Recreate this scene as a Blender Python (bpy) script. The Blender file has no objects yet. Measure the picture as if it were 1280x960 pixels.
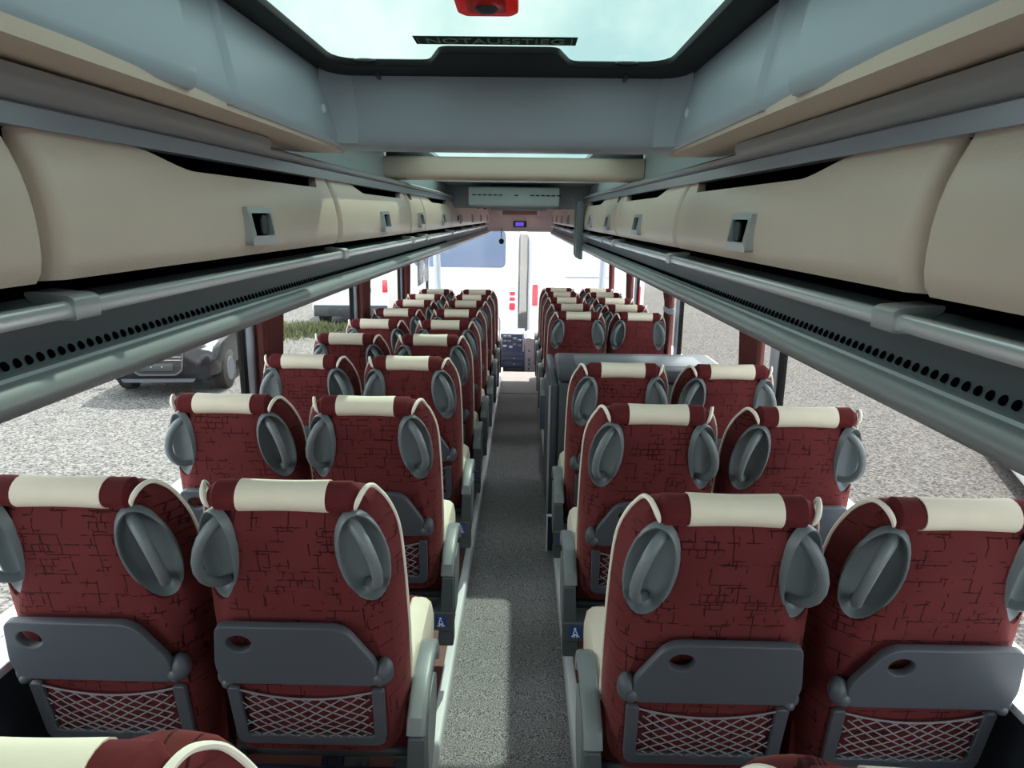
import bpy, bmesh, math, random
from mathutils import Vector, Matrix
random.seed(7)
S = bpy.context.scene
C = S.collection
# ------------------------------------------------------------------ camera
cd = bpy.data.cameras.new('camera'); cam = bpy.data.objects.new('camera', cd); C.objects.link(cam)
cd.sensor_width = 36.0; cd.lens = 880.0 / 1280.0 * 36.0; cd.clip_start = .02; cd.clip_end = 400
YAW, PITCH, ROLL = .0134, .2323, .0134
fw = Vector((-math.sin(YAW) * math.cos(PITCH), math.cos(YAW) * math.cos(PITCH), -math.sin(PITCH)))
rt = Vector((math.cos(YAW), math.sin(YAW), 0)); up = rt.cross(fw)
r2 = math.cos(ROLL) * rt + math.sin(ROLL) * up; u2 = -math.sin(ROLL) * rt + math.cos(ROLL) * up
M = Matrix((r2, u2, -fw)).transposed().to_4x4(); M.translation = (0, 0, 1.594)
cam.matrix_world = M
S.camera = cam
# ------------------------------------------------------------------ sky, sun, exposure
S.view_settings.view_transform = 'Standard'; S.view_settings.look = 'None'
S.view_settings.gamma = 1.0; S.view_settings.use_curve_mapping = False
S.view_settings.exposure = 1.88
w = bpy.data.worlds.new('sky'); S.world = w; w.use_nodes = True
nt = w.node_tree; nt.nodes.clear()
def N(t, **k):
    n = nt.nodes.new(t)
    for a, b in k.items(): setattr(n, a, b)
    return n
tc = N('ShaderNodeTexCoord'); nz = N('ShaderNodeTexNoise'); rp = N('ShaderNodeValToRGB'); bg = N('ShaderNodeBackground'); ow = N('ShaderNodeOutputWorld')
nz.inputs['Scale'].default_value = 4.0; nz.inputs['Detail'].default_value = 6; nz.inputs['Roughness'].default_value = .55
rp.color_ramp.elements[0].position = .40; rp.color_ramp.elements[0].color = (.56, .68, .75, 1)
rp.color_ramp.elements[1].position = .62; rp.color_ramp.elements[1].color = (.97, .965, .955, 1)
bg.inputs['Strength'].default_value = 1.25
nt.links.new(tc.outputs['Generated'], nz.inputs['Vector']); nt.links.new(nz.outputs['Fac'], rp.inputs['Fac'])
nt.links.new(rp.outputs['Color'], bg.inputs['Color']); nt.links.new(bg.outputs['Background'], ow.inputs['Surface'])
sl = bpy.data.lights.new('sun', 'SUN'); so = bpy.data.objects.new('sun', sl); C.objects.link(so)
sl.energy = 3.2; sl.angle = .012; sl.color = (1, .95, .86)
SUN = Vector((.19, .76, 1.0)).normalized()
so.rotation_euler = SUN.to_track_quat('Z', 'Y').to_euler(); so.location = (6, 4, 12)

# ------------------------------------------------------------------ materials
MATS = {}
def mat(name, col, rough=.5, metal=0., noise=None, bump=None, sheen=0., coat=0., spec=None, emit=None):
    if name in MATS: return MATS[name]
    m = bpy.data.materials.new(name); m.use_nodes = True; t = m.node_tree; b = t.nodes['Principled BSDF']
    b.inputs['Base Color'].default_value = (*col, 1); b.inputs['Roughness'].default_value = rough; b.inputs['Metallic'].default_value = metal
    if sheen:
        b.inputs['Sheen Weight'].default_value = sheen; b.inputs['Sheen Roughness'].default_value = .4
        b.inputs['Sheen Tint'].default_value = (min(1, col[0] * 4), min(1, col[1] * 4), min(1, col[2] * 4), 1)
    if coat: b.inputs['Coat Weight'].default_value = coat; b.inputs['Coat Roughness'].default_value = .08
    if spec is not None: b.inputs['Specular IOR Level'].default_value = spec
    if emit: b.inputs['Emission Color'].default_value = (*emit[0], 1); b.inputs['Emission Strength'].default_value = emit[1]
    co = t.nodes.new('ShaderNodeTexCoord')
    if noise:
        sc, amt = noise
        n = t.nodes.new('ShaderNodeTexNoise'); n.inputs['Scale'].default_value = sc; n.inputs['Detail'].default_value = 4
        mx = t.nodes.new('ShaderNodeMix'); mx.data_type = 'RGBA'
        mx.inputs['A'].default_value = (*[c * (1 - amt) for c in col], 1); mx.inputs['B'].default_value = (*[min(1, c * (1 + amt)) for c in col], 1)
        t.links.new(co.outputs['Object'], n.inputs['Vector']); t.links.new(n.outputs['Fac'], mx.inputs['Factor']); t.links.new(mx.outputs['Result'], b.inputs['Base Color'])
    if bump:
        sc, st = bump
        n2 = t.nodes.new('ShaderNodeTexNoise'); n2.inputs['Scale'].default_value = sc; n2.inputs['Detail'].default_value = 3
        bp = t.nodes.new('ShaderNodeBump'); bp.inputs['Strength'].default_value = st; bp.inputs['Distance'].default_value = .004
        t.links.new(co.outputs['Object'], n2.inputs['Vector']); t.links.new(n2.outputs['Fac'], bp.inputs['Height']); t.links.new(bp.outputs['Normal'], b.inputs['Normal'])
    MATS[name] = m
    return m

def glassmat(name, tint, gloss=.08, rough=.0):
    m = bpy.data.materials.new(name); m.use_nodes = True; t = m.node_tree; t.nodes.clear()
    o = t.nodes.new('ShaderNodeOutputMaterial'); mx = t.nodes.new('ShaderNodeMixShader'); a = t.nodes.new('ShaderNodeBsdfTransparent'); g = t.nodes.new('ShaderNodeBsdfGlossy')
    a.inputs['Color'].default_value = (*tint, 1); g.inputs['Roughness'].default_value = rough; mx.inputs['Fac'].default_value = gloss
    t.links.new(a.outputs[0], mx.inputs[1]); t.links.new(g.outputs[0], mx.inputs[2]); t.links.new(mx.outputs[0], o.inputs['Surface'])
    MATS[name] = m; return m

def fabric():
    """red velour printed with broken dark rectangles and scratches"""
    m = bpy.data.materials.new('red_velour'); m.use_nodes = True; t = m.node_tree; b = t.nodes['Principled BSDF']; L = t.links.new
    def nn(k, **kw):
        n = t.nodes.new(k)
        for a, v in kw.items(): setattr(n, a, v)
        return n
    co = nn('ShaderNodeTexCoord'); sx = nn('ShaderNodeSeparateXYZ'); cb = nn('ShaderNodeCombineXYZ')
    oi = nn('ShaderNodeObjectInfo')
    L(co.outputs['Object'], sx.inputs[0]); L(sx.outputs['X'], cb.inputs['X']); L(sx.outputs['Z'], cb.inputs['Y']); 
    mulr = nn('ShaderNodeMath', operation='MULTIPLY'); mulr.inputs[1].default_value = 3.0; L(oi.outputs['Random'], mulr.inputs[0]); 
    # wobble
    nz = nn('ShaderNodeTexNoise'); nz.inputs['Scale'].default_value = 60; nz.inputs['Detail'].default_value = 2; L(co.outputs['Object'], nz.inputs['Vector'])
    sub = nn('ShaderNodeVectorMath', operation='SUBTRACT'); sub.inputs[1].default_value = (.5, .5, .5); L(nz.outputs['Color'], sub.inputs[0])
    scl = nn('ShaderNodeVectorMath', operation='SCALE'); scl.inputs['Scale'].default_value = .006; L(sub.outputs[0], scl.inputs[0])
    add = nn('ShaderNodeVectorMath', operation='ADD'); L(cb.outputs[0], add.inputs[0]); L(scl.outputs[0], add.inputs[1])
    add2 = nn('ShaderNodeVectorMath', operation='ADD'); L(add.outputs[0], add2.inputs[0]); L(mulr.outputs[0], add2.inputs[1])
    masks = []
    for sc, off, ms, th, ns, bw, rh, sqf in ((10, (0, 0, 0), .014, .50, 26, .62, .50, .6), (17, (.37, .21, 0), .025, .56, 24, .9, .55, 1.5), (33, (.71, .43, 0), .05, .60, 15, .8, .6, .7)):
        mp = nn('ShaderNodeVectorMath', operation='ADD'); mp.inputs[1].default_value = off; L(add2.outputs[0], mp.inputs[0])
        br = nn('ShaderNodeTexBrick', offset=.37, squash=sqf, squash_frequency=3); br.inputs['Scale'].default_value = sc; br.inputs['Mortar Size'].default_value = ms
        br.inputs['Mortar Smooth'].default_value = .1; br.inputs['Brick Width'].default_value = bw; br.inputs['Row Height'].default_value = rh; br.inputs['Bias'].default_value = -1
        L(mp.outputs[0], br.inputs['Vector'])
        g = nn('ShaderNodeTexNoise'); g.inputs['Scale'].default_value = ns; g.inputs['Detail'].default_value = 2.5; L(mp.outputs[0], g.inputs['Vector'])
        gt = nn('ShaderNodeMapRange'); gt.inputs['From Min'].default_value = th - .02; gt.inputs['From Max'].default_value = th + .03; L(g.outputs['Fac'], gt.inputs['Value'])
        mu = nn('ShaderNodeMath', operation='MULTIPLY'); L(br.outputs['Fac'], mu.inputs[0]); L(gt.outputs['Result'], mu.inputs[1]); masks.append(mu)
    mxm = nn('ShaderNodeMath', operation='MAXIMUM'); L(masks[0].outputs[0], mxm.inputs[0]); L(masks[1].outputs[0], mxm.inputs[1])
    mx2 = nn('ShaderNodeMath', operation='MAXIMUM'); L(mxm.outputs[0], mx2.inputs[0]); L(masks[2].outputs[0], mx2.inputs[1])
    n3 = nn('ShaderNodeTexNoise'); n3.inputs['Scale'].default_value = 9; n3.inputs['Detail'].default_value = 5; L(co.outputs['Object'], n3.inputs['Vector'])
    base = nn('ShaderNodeMix', data_type='RGBA'); base.inputs['A'].default_value = (.100, .018, .0195, 1); base.inputs['B'].default_value = (.155, .031, .032, 1); L(n3.outputs['Fac'], base.inputs['Factor'])
    fin = nn('ShaderNodeMix', data_type='RGBA'); fin.inputs['B'].default_value = (.035, .005, .006, 1); L(base.outputs['Result'], fin.inputs['A']); L(mx2.outputs[0], fin.inputs['Factor'])
    L(fin.outputs['Result'], b.inputs['Base Color']); b.inputs['Roughness'].default_value = .85
    b.inputs['Sheen Weight'].default_value = .35; b.inputs['Sheen Roughness'].default_value = .35; b.inputs['Sheen Tint'].default_value = (.9, .35, .28, 1); b.inputs['Specular IOR Level'].default_value = .15
    bp = nn('ShaderNodeBump'); bp.inputs['Strength'].default_value = .25; bp.inputs['Distance'].default_value = .003; bp.invert = True
    L(mx2.outputs[0], bp.inputs['Height']); L(bp.outputs['Normal'], b.inputs['Normal'])
    MATS['fabric'] = m
    return m

fabric()
mat('red_plain', (.105, .0165, .0185), .85, sheen=.3, noise=(25, .35), bump=(60, .3), spec=.15)
mat('cream', (.80, .73, .58), .6, noise=(30, .05), bump=(45, .12))
mat('piping', (.84, .78, .66), .6)
mat('bin_cream', (.74, .605, .50), .38, noise=(6, .05), bump=(220, .10))
mat('soffit_cream', (.76, .62, .50), .55, bump=(200, .1))
mat('grey_handle', (.165, .195, .205), .38, noise=(20, .06))
mat('grey_tray', (.072, .082, .096), .45, noise=(15, .08), bump=(500, .08))
mat('net_cord', (.23, .22, .24), .8)
mat('dark_plastic', (.04, .048, .055), .45)
mat('navy_bar', (.018, .025, .05), .35)
mat('arm_pad', (.20, .225, .225), .4, bump=(400, .05))
mat('arm_post', (.075, .09, .095), .5)
mat('alu', (.48, .51, .52), .35, metal=.6)
mat('alu_bright', (.62, .65, .66), .25, metal=.5)
mat('rail_white', (.95, .95, .96), .3)
mat('duct', (.070, .092, .103), .45, noise=(4, .06))
mat('duct_rail', (.29, .31, .315), .36, metal=.2)
mat('trim_lilac', (.42, .43, .49), .33, metal=.5)
mat('strip_grey', (.34, .34, .345), .4)
mat('blue_panel', (.45, .51, .57), .42, noise=(3, .04), bump=(600, .06))
mat('teal_panel', (.48, .55, .56), .5)
mat('black', (.003, .003, .0035), .55, spec=.25)
mat('slot_shade', (.002, .002, .002), .9, spec=0)  # black colour stands in for the shade inside holes, slots and gaps
mat('white_cap', (.65, .70, .72), .4)
mat('carpet_base', (.1, .1, .1), .95)
mat('platform_brown', (.20, .075, .06), .45, noise=(8, .2))
mat('wall_navy', (.022, .028, .04), .6, noise=(40, .2))
mat('wall_grey', (.30, .35, .40), .5)
mat('pillar_trim', (.58, .65, .72), .45)
mat('sill_alu', (.62, .66, .70), .35, metal=.4)
mat('curtain', (.17, .05, .045), .85, noise=(14, .25), sheen=.2)
mat('header_pink', (.80, .72, .74), .55)
mat('blind_brown', (.25, .16, .14), .7)
mat('clock_display', (.05, .03, .2), .3, emit=((.15, .08, .7), .25))
mat('white_paint', (.84, .85, .87), .25, coat=.5)
mat('tinted_pane', (.16, .21, .32), .12, spec=.7)
mat('dark_pane', (.03, .033, .036), .1)
mat('red_lamp', (.75, .03, .06), .25, coat=.5)
mat('car_black', (.010, .011, .014), .25, coat=.15, spec=.3)
mat('chrome', (.85, .86, .88), .15, metal=.9)
mat('lamp_glass', (.75, .80, .80), .12, coat=.6)
mat('rubber', (.02, .02, .021), .8)
mat('console_blue', (.09, .12, .23), .35)
mat('console_lilac', (.46, .45, .52), .45)
mat('sign_green', (.012, .03, .02), .6, spec=.2)
mat('sign_text', (.22, .34, .27), .5)
mat('red_plastic', (.55, .008, .012), .25, coat=.3)
mat('sticker_blue', (.02, .07, .30), .4)
mat('sticker_white', (.85, .88, .92), .4)
mat('foliage', (.13, .145, .06), .8, noise=(3, .5))
glassmat('pane', (.955, .955, .945), .035)
glassmat('hatch_glass', (.46, .525, .50), .04)

def carpet():
    m = MATS['carpet_base']; t = m.node_tree; b = t.nodes['Principled BSDF']; L = t.links.new
    co = t.nodes.new('ShaderNodeTexCoord')
    v = t.nodes.new('ShaderNodeTexNoise'); v.inputs['Scale'].default_value = 260; v.inputs['Detail'].default_value = 2
    r = t.nodes.new('ShaderNodeValToRGB'); e = r.color_ramp.elements
    e[0].position = .38; e[0].color = (.055, .048, .050, 1); e[1].position = .62; e[1].color = (.46, .43, .435, 1)
    L(co.outputs['Object'], v.inputs['Vector']); L(v.outputs['Fac'], r.inputs['Fac']); L(r.outputs['Color'], b.inputs['Base Color'])
    bp = t.nodes.new('ShaderNodeBump'); bp.inputs['Strength'].default_value = .5; bp.inputs['Distance'].default_value = .003
    L(v.outputs['Fac'], bp.inputs['Height']); L(bp.outputs['Normal'], b.inputs['Normal'])
carpet()
def ground_mat():
    m = bpy.data.materials.new('gravel'); m.use_nodes = True; t = m.node_tree; b = t.nodes['Principled BSDF']; L = t.links.new
    def nn(k, **kw):
        n = t.nodes.new(k)
        for a, v in kw.items(): setattr(n, a, v)
        return n
    co = nn('ShaderNodeTexCoord'); sx = nn('ShaderNodeSeparateXYZ'); L(co.outputs['Object'], sx.inputs[0])
    vo = nn('ShaderNodeTexVoronoi'); vo.inputs['Scale'].default_value = 38; L(co.outputs['Object'], vo.inputs['Vector'])
    n1 = nn('ShaderNodeTexNoise'); n1.inputs['Scale'].default_value = 25; n1.inputs['Detail'].default_value = 5; n1.inputs['Roughness'].default_value = .7; L(co.outputs['Object'], n1.inputs['Vector'])
    n2 = nn('ShaderNodeTexNoise'); n2.inputs['Scale'].default_value = .55; n2.inputs['Detail'].default_value = 9; n2.inputs['Roughness'].default_value = .65; L(co.outputs['Object'], n2.inputs['Vector'])
    sep = nn('ShaderNodeSeparateColor'); L(vo.outputs['Color'], sep.inputs[0])
    av = nn('ShaderNodeMath', operation='MULTIPLY_ADD'); av.inputs[1].default_value = .55; L(sep.outputs[0], av.inputs[0])
    hf = nn('ShaderNodeMath', operation='MULTIPLY'); hf.inputs[1].default_value = .5; L(n1.outputs['Fac'], hf.inputs[0]); L(hf.outputs[0], av.inputs[2])
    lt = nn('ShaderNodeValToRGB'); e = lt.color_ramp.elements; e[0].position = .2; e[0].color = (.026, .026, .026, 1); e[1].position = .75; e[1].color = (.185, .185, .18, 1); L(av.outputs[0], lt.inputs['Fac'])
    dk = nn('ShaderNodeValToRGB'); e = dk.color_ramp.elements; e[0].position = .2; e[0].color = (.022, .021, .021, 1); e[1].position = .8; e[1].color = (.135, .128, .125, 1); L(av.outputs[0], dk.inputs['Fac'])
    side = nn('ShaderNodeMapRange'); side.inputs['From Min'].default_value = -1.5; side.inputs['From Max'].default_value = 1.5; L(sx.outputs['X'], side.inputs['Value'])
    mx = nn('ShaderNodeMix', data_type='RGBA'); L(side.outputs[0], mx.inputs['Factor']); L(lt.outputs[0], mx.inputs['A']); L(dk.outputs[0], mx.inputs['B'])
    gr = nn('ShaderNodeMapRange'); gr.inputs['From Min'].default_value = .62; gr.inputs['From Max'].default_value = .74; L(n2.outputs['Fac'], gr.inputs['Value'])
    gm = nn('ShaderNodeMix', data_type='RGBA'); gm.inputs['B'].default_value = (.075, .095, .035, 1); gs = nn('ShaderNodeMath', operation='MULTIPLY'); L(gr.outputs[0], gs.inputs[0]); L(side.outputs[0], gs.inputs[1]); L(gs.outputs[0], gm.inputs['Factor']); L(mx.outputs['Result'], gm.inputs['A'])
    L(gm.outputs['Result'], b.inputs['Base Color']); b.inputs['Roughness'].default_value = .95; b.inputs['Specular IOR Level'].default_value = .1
    bp = nn('ShaderNodeBump'); bp.inputs['Strength'].default_value = .6; bp.inputs['Distance'].default_value = .02; L(vo.outputs['Distance'], bp.inputs['Height']); L(bp.outputs['Normal'], b.inputs['Normal'])
    MATS['gravel'] = m
ground_mat()

def translucent(name, col):
    m = MATS[name]; t = m.node_tree; b = t.nodes['Principled BSDF']; o = t.nodes['Material Output']
    tr = t.nodes.new('ShaderNodeBsdfTranslucent'); tr.inputs['Color'].default_value = (*col, 1); mx = t.nodes.new('ShaderNodeMixShader'); mx.inputs['Fac'].default_value = .5
    t.links.new(b.outputs[0], mx.inputs[1]); t.links.new(tr.outputs[0], mx.inputs[2]); t.links.new(mx.outputs[0], o.inputs['Surface'])
translucent('red_plastic', (.9, .02, .03))
# ------------------------------------------------------------------ mesh helpers
class MB:
    def __init__(s): s.v = []; s.f = []
    def add(s, vs, fs):
        o = len(s.v); s.v += [tuple(p) for p in vs]; s.f += [tuple(i + o for i in f) for f in fs]; return s
    def box(s, x0, x1, y0, y1, z0, z1):
        return s.add([(x0, y0, z0), (x1, y0, z0), (x1, y1, z0), (x0, y1, z0), (x0, y0, z1), (x1, y0, z1), (x1, y1, z1), (x0, y1, z1)],
                     [(0, 3, 2, 1), (4, 5, 6, 7), (0, 1, 5, 4), (1, 2, 6, 5), (2, 3, 7, 6), (3, 0, 4, 7)])
    def tube(s, path, r, n=8, cap=True):
        P = [Vector(p) for p in path]; rs = r if isinstance(r, (list, tuple)) else [r] * len(P)
        t0 = (P[1] - P[0]).normalized(); ref = Vector((0, 0, 1)) if abs(t0.z) < .9 else Vector((1, 0, 0))
        a = t0.cross(ref).normalized(); vs = []; fs = []
        for i, p in enumerate(P):
            t = (P[min(i + 1, len(P) - 1)] - P[max(i - 1, 0)]).normalized()
            a = (a - t * a.dot(t)).normalized(); b = t.cross(a)
            for k in range(n):
                g = 2 * math.pi * k / n; vs.append(p + (a * math.cos(g) + b * math.sin(g)) * rs[i])
        for i in range(len(P) - 1):
            for k in range(n):
                k2 = (k + 1) % n; fs.append((i * n + k, i * n + k2, (i + 1) * n + k2, (i + 1) * n + k))
        if cap: fs += [tuple(reversed(range(n))), tuple((len(P) - 1) * n + k for k in range(n))]
        return s.add(vs, fs)
    def loft(s, loops, cap=True, closed=True):
        n = len(loops[0]); vs = [p for l in loops for p in l]; fs = []
        for i in range(len(loops) - 1):
            for k in range(n if closed else n - 1):
                k2 = (k + 1) % n; fs.append((i * n + k, i * n + k2, (i + 1) * n + k2, (i + 1) * n + k))
        if cap: fs += [tuple(reversed(range(n))), tuple((len(loops) - 1) * n + k for k in range(n))]
        return s.add(vs, fs)
    def ellipsoid(s, c, r, nu=14, nv=8):
        loops = []
        for j in range(nv + 1):
            ph = -math.pi / 2 + math.pi * j / nv; e = max(math.cos(ph), .02)
            loops.append([(c[0] + r[0] * e * math.cos(2 * math.pi * k / nu), c[1] + r[1] * e * math.sin(2 * math.pi * k / nu), c[2] + r[2] * math.sin(ph)) for k in range(nu)])
        return s.loft(loops)
    def prism(s, outline, y0, y1):     # outline in (x,z), extruded along y
        return s.loft([[(x, y0, z) for x, z in outline], [(x, y1, z) for x, z in outline]])
    def mesh(s, name, smooth=True):
        m = bpy.data.meshes.new(name); m.from_pydata(s.v, [], s.f)
        b = bmesh.new(); b.from_mesh(m); bmesh.ops.recalc_face_normals(b, faces=b.faces); b.to_mesh(m); b.free()
        if smooth: m.shade_smooth(); m.set_sharp_from_angle(angle=math.radians(38))
        return m
    def build(s, name, material, parent=None, smooth=True, bevel=0):
        me = s.mesh(name, smooth)
        if bevel: me = bevel_mesh(me, bevel)
        return put(name, me, material, parent)
def put(name, me, material, parent=None):
    me.materials.clear(); me.materials.append(MATS[material])
    o = bpy.data.objects.new(name, me); C.objects.link(o)
    if parent: o.parent = parent
    return o
def bevel_mesh(me, wd, seg=2):
    b = bmesh.new(); b.from_mesh(me)
    es = [e for e in b.edges if len(e.link_faces) == 2 and e.calc_face_angle(0) > .5]
    bmesh.ops.bevel(b, geom=es, offset=wd, segments=seg, affect='EDGES', profile=.5); b.to_mesh(me); b.free()
    me.shade_smooth(); me.set_sharp_from_angle(angle=math.radians(40)); return me
def rounded(pts, r, n=4):
    out = []; L = len(pts)
    for i in range(L):
        p = Vector(pts[i]); rr = r[i] if isinstance(r, (list, tuple)) else r
        a = Vector(pts[i - 1]) - p; b = Vector(pts[(i + 1) % L]) - p
        d = min(rr, a.length * .49, b.length * .49); A = p + a.normalized() * d; B = p + b.normalized() * d
        for k in range(n + 1):
            t = k / n; q = (1 - t) ** 2 * A + 2 * t * (1 - t) * p + t * t * B; out.append((q.x, q.y))
    return out
def curve_mesh(splines, extrude, bevel, name='plate'):
    cu = bpy.data.curves.new(name, 'CURVE'); cu.dimensions = '2D'; cu.fill_mode = 'BOTH'; cu.extrude = extrude; cu.bevel_depth = bevel; cu.bevel_resolution = 1
    for pts in splines:
        sp = cu.splines.new('POLY'); sp.points.add(len(pts) - 1); sp.use_cyclic_u = True
        for i, p in enumerate(pts): sp.points[i].co = (p[0], p[1], 0, 1)
    return obj_to_mesh(cu, name)
def text_mesh(body, size, extrude=.0006):
    cu = bpy.data.curves.new('lettering', 'FONT'); cu.body = body; cu.size = size; cu.extrude = extrude; cu.align_x = 'CENTER'; cu.align_y = 'CENTER'
    return obj_to_mesh(cu, 'lettering')
def obj_to_mesh(data, name):
    o = bpy.data.objects.new(name, data); C.objects.link(o)
    dg = bpy.context.evaluated_depsgraph_get(); dg.update()
    me = bpy.data.meshes.new_from_object(o.evaluated_get(dg)); me.name = name
    bpy.data.objects.remove(o); return me
def boolean(me, cutters):
    o = bpy.data.objects.new('base', me); C.objects.link(o); cs = []
    for c in cutters:
        k = bpy.data.objects.new('cut', c); C.objects.link(k); cs.append(k)
        md = o.modifiers.new('b', 'BOOLEAN'); md.operation = 'DIFFERENCE'; md.object = k; md.solver = 'EXACT'
    dg = bpy.context.evaluated_depsgraph_get(); dg.update()
    r = bpy.data.meshes.new_from_object(o.evaluated_get(dg))
    for k in cs + [o]: bpy.data.objects.remove(k)
    r.shade_smooth(); r.set_sharp_from_angle(angle=math.radians(38)); return r
def tag(o, label, cat, group=None):
    o['label'] = label; o['category'] = cat
    if group: o['group'] = group
    return o
def struct(o, label=None):
    o['kind'] = 'structure'
    if label: o['label'] = label
    return o
def empty(name, loc=(0, 0, 0), rz=0):
    o = bpy.data.objects.new(name, None); o.empty_display_size = .05; C.objects.link(o); o.location = loc; o.rotation_euler = (0, 0, rz); return o
def kids(o): return [c for c in bpy.data.objects if c.parent == o]
def copy_tree(o, tree, parent=None):
    c = o.copy(); C.objects.link(c); c.parent = parent
    for ch in tree.get(o.name, []): copy_tree(ch, tree, c)
    return c

XC = -.045                       # bus centre line
SLOPE = .0374                    # the floor falls towards the front
def fz(Y): return -SLOPE * Y
WL, WR = XC - 1.175, XC + 1.175  # inner wall planes
AL, AR = -.243, .187             # carpet edges

# ------------------------------------------------------------------ ground
g = MB(); g.add([(-90, -60, -1.55), (90, -60, -1.55), (90, 140, -1.55), (-90, 140, -1.55)], [(0, 1, 2, 3)])
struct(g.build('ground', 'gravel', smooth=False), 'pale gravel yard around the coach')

# ------------------------------------------------------------------ shell of the coach
def slab(name, x0, x1, y0, y1, zt0, zt1, th, m):      # sloping slab (top z at y0, y1)
    b = MB(); b.add([(x0, y0, zt0 - th), (x1, y0, zt0 - th), (x1, y1, zt1 - th), (x0, y1, zt1 - th), (x0, y0, zt0), (x1, y0, zt0), (x1, y1, zt1), (x0, y1, zt1)],
                    [(0, 3, 2, 1), (4, 5, 6, 7), (0, 1, 5, 4), (1, 2, 6, 5), (2, 3, 7, 6), (3, 0, 4, 7)])
    return b.build(name, m, smooth=False)
Y0, Y1 = -1.2, 8.82
fl = struct(slab('floor', AL, AR, Y0, Y1, fz(Y0), fz(Y1), .05, 'carpet_base'), 'grey speckled carpet along the aisle')
b = MB(); zz = fz(7.467) + .0015; b.box(AL + .004, AR - .004, 7.46, 7.475, zz, zz + .002); b.build('carpet_seam', 'rubber', fl, False)
PH = .045
struct(slab('floor_platform_left', WL - .1, AL - .028, Y0, 9.4, fz(Y0) + PH, fz(9.4) + PH, .12, 'platform_brown'))
struct(slab('floor_platform_right', AR + .028, WR + .1, Y0, 9.4, fz(Y0) + PH, fz(9.4) + PH, .12, 'platform_brown'))
struct(slab('floor_front', WL - .1, WR + .1, 9.4, 10.6, -.75, -.75, .08, 'wall_navy'))
b = MB(); b.box(AL, AR, 8.82, 9.4, -.62, -.58); struct(b.build('floor_step', 'carpet_base', smooth=False))
def railprof(x0, x1, y0, y1):
    lo = []
    sx = 1 if x1 > x0 else -1
    out = rounded([(x0, -.012), (x1, -.012), (x1, PH + .006), (x0 + .006 * sx, PH + .010), (x0, PH - .004)], [.001, .001, .004, .004, .006], 3)
    return MB().loft([[(x, y, z + fz(y)) for x, z in out] for y in (y0, y1)])
struct(railprof(AL + .007, AL - .03, Y0, 8.82).build('trim_1', 'rail_white'), 'white metal edging along the left side of the aisle')
struct(railprof(AR - .007, AR + .03, Y0, 3.45).build('trim_2', 'rail_white'), 'white metal edging along the right side of the aisle, near part')
struct(railprof(AR - .007, AR + .03, 4.55, 8.82).build('trim_3', 'rail_white'), 'white metal edging along the right side of the aisle, far part')

PIL = [-.95, 1.02, 3.07, 5.10, 7.08, 9.15]
for side, x, nm in ((-1, WL, 'left'), (1, WR, 'right')):
    xo = x + side * .09; a, c = min(x, xo), max(x, xo)
    b = MB(); b.box(a, c, Y0, 9.4, -1.15, .575); struct(b.build('wall_' + nm, 'wall_navy', smooth=False), 'dark side wall below the %s windows' % nm)
    b = MB(); b.box(a, c, Y0, 9.4, 1.52, 1.95); struct(b.build('wall_%s_upper' % nm, 'wall_grey', smooth=False))
    b = MB(); b.box(min(x - side * .07, xo), max(x - side * .07, xo), Y0, 9.3, .575, .60); struct(b.build('trim_sill_' + nm, 'sill_alu', smooth=False, bevel=.006), 'light metal sill under the %s windows' % nm)
    for i, py in enumerate(PIL):
        b = MB(); b.box(min(x, x + side * .03), max(x, x + side * .03), py, py + .105, .60, 1.52)
        p = struct(b.build('wall_%s_pillar' % nm, 'pillar_trim', smooth=False, bevel=.012), 'blue grey window pillar on the %s side' % nm)
        b = MB(); b.box(min(x + side * .008, x + side * .03), max(x + side * .008, x + side * .03), py - .04, py + .002, .60, 1.52); b.build('rubber_seal', 'black', p, False)
    for i in range(len(PIL) - 1):
        b = MB(); b.box(min(x + side * .012, x + side * .018), max(x + side * .012, x + side * .018), PIL[i] + .105, PIL[i + 1] - .04, .60, 1.52)
        struct(b.build('window_%d' % (i + 1 + (5 if side > 0 else 0)), 'pane', smooth=False), 'clear side window pane')
b = MB(); b.box(WL - .09, WR + .09, Y0 - .08, Y0, -1.15, .75); b.box(WL - .09, WR + .09, Y0 - .08, Y0, 1.55, 1.95); b.box(WL - .09, WL + .12, Y0 - .08, Y0, .75, 1.55); b.box(WR - .12, WR + .09, Y0 - .08, Y0, .75, 1.55)
struct(b.build('wall_rear', 'wall_grey', smooth=False))
b = MB(); b.box(WL + .12, WR - .12, Y0 - .05, Y0 - .044, .75, 1.55); struct(b.build('window_12', 'pane', smooth=False), 'unseen rear window added behind the camera for daylight')  # out of view; added to let daylight onto the seat backs
# roof slabs around the two hatches
RZ = 1.927
b = MB(); b.box(WL - .09, XC - .56, Y0, 9.5, RZ, RZ + .014); b.box(XC + .56, WR + .09, Y0, 9.5, RZ, RZ + .014)
b.box(XC - .56, XC + .56, Y0, .38, RZ, RZ + .014); b.box(XC - .56, XC + .56, 1.72, 1.90, RZ, RZ + .014); b.box(XC - .56, XC + .56, 3.08, 3.32, RZ, RZ + .014); b.box(XC - .56, XC + .56, 4.50, 9.5, RZ, RZ + .014); b.box(XC + .40, XC + .56, 3.32, 4.50, RZ, RZ + .014); b.box(XC - .56, XC - .46, 3.32, 4.50, RZ, RZ + .014)
struct(b.build('ceiling', 'blue_panel', smooth=False), 'roof shell of the coach')
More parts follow.
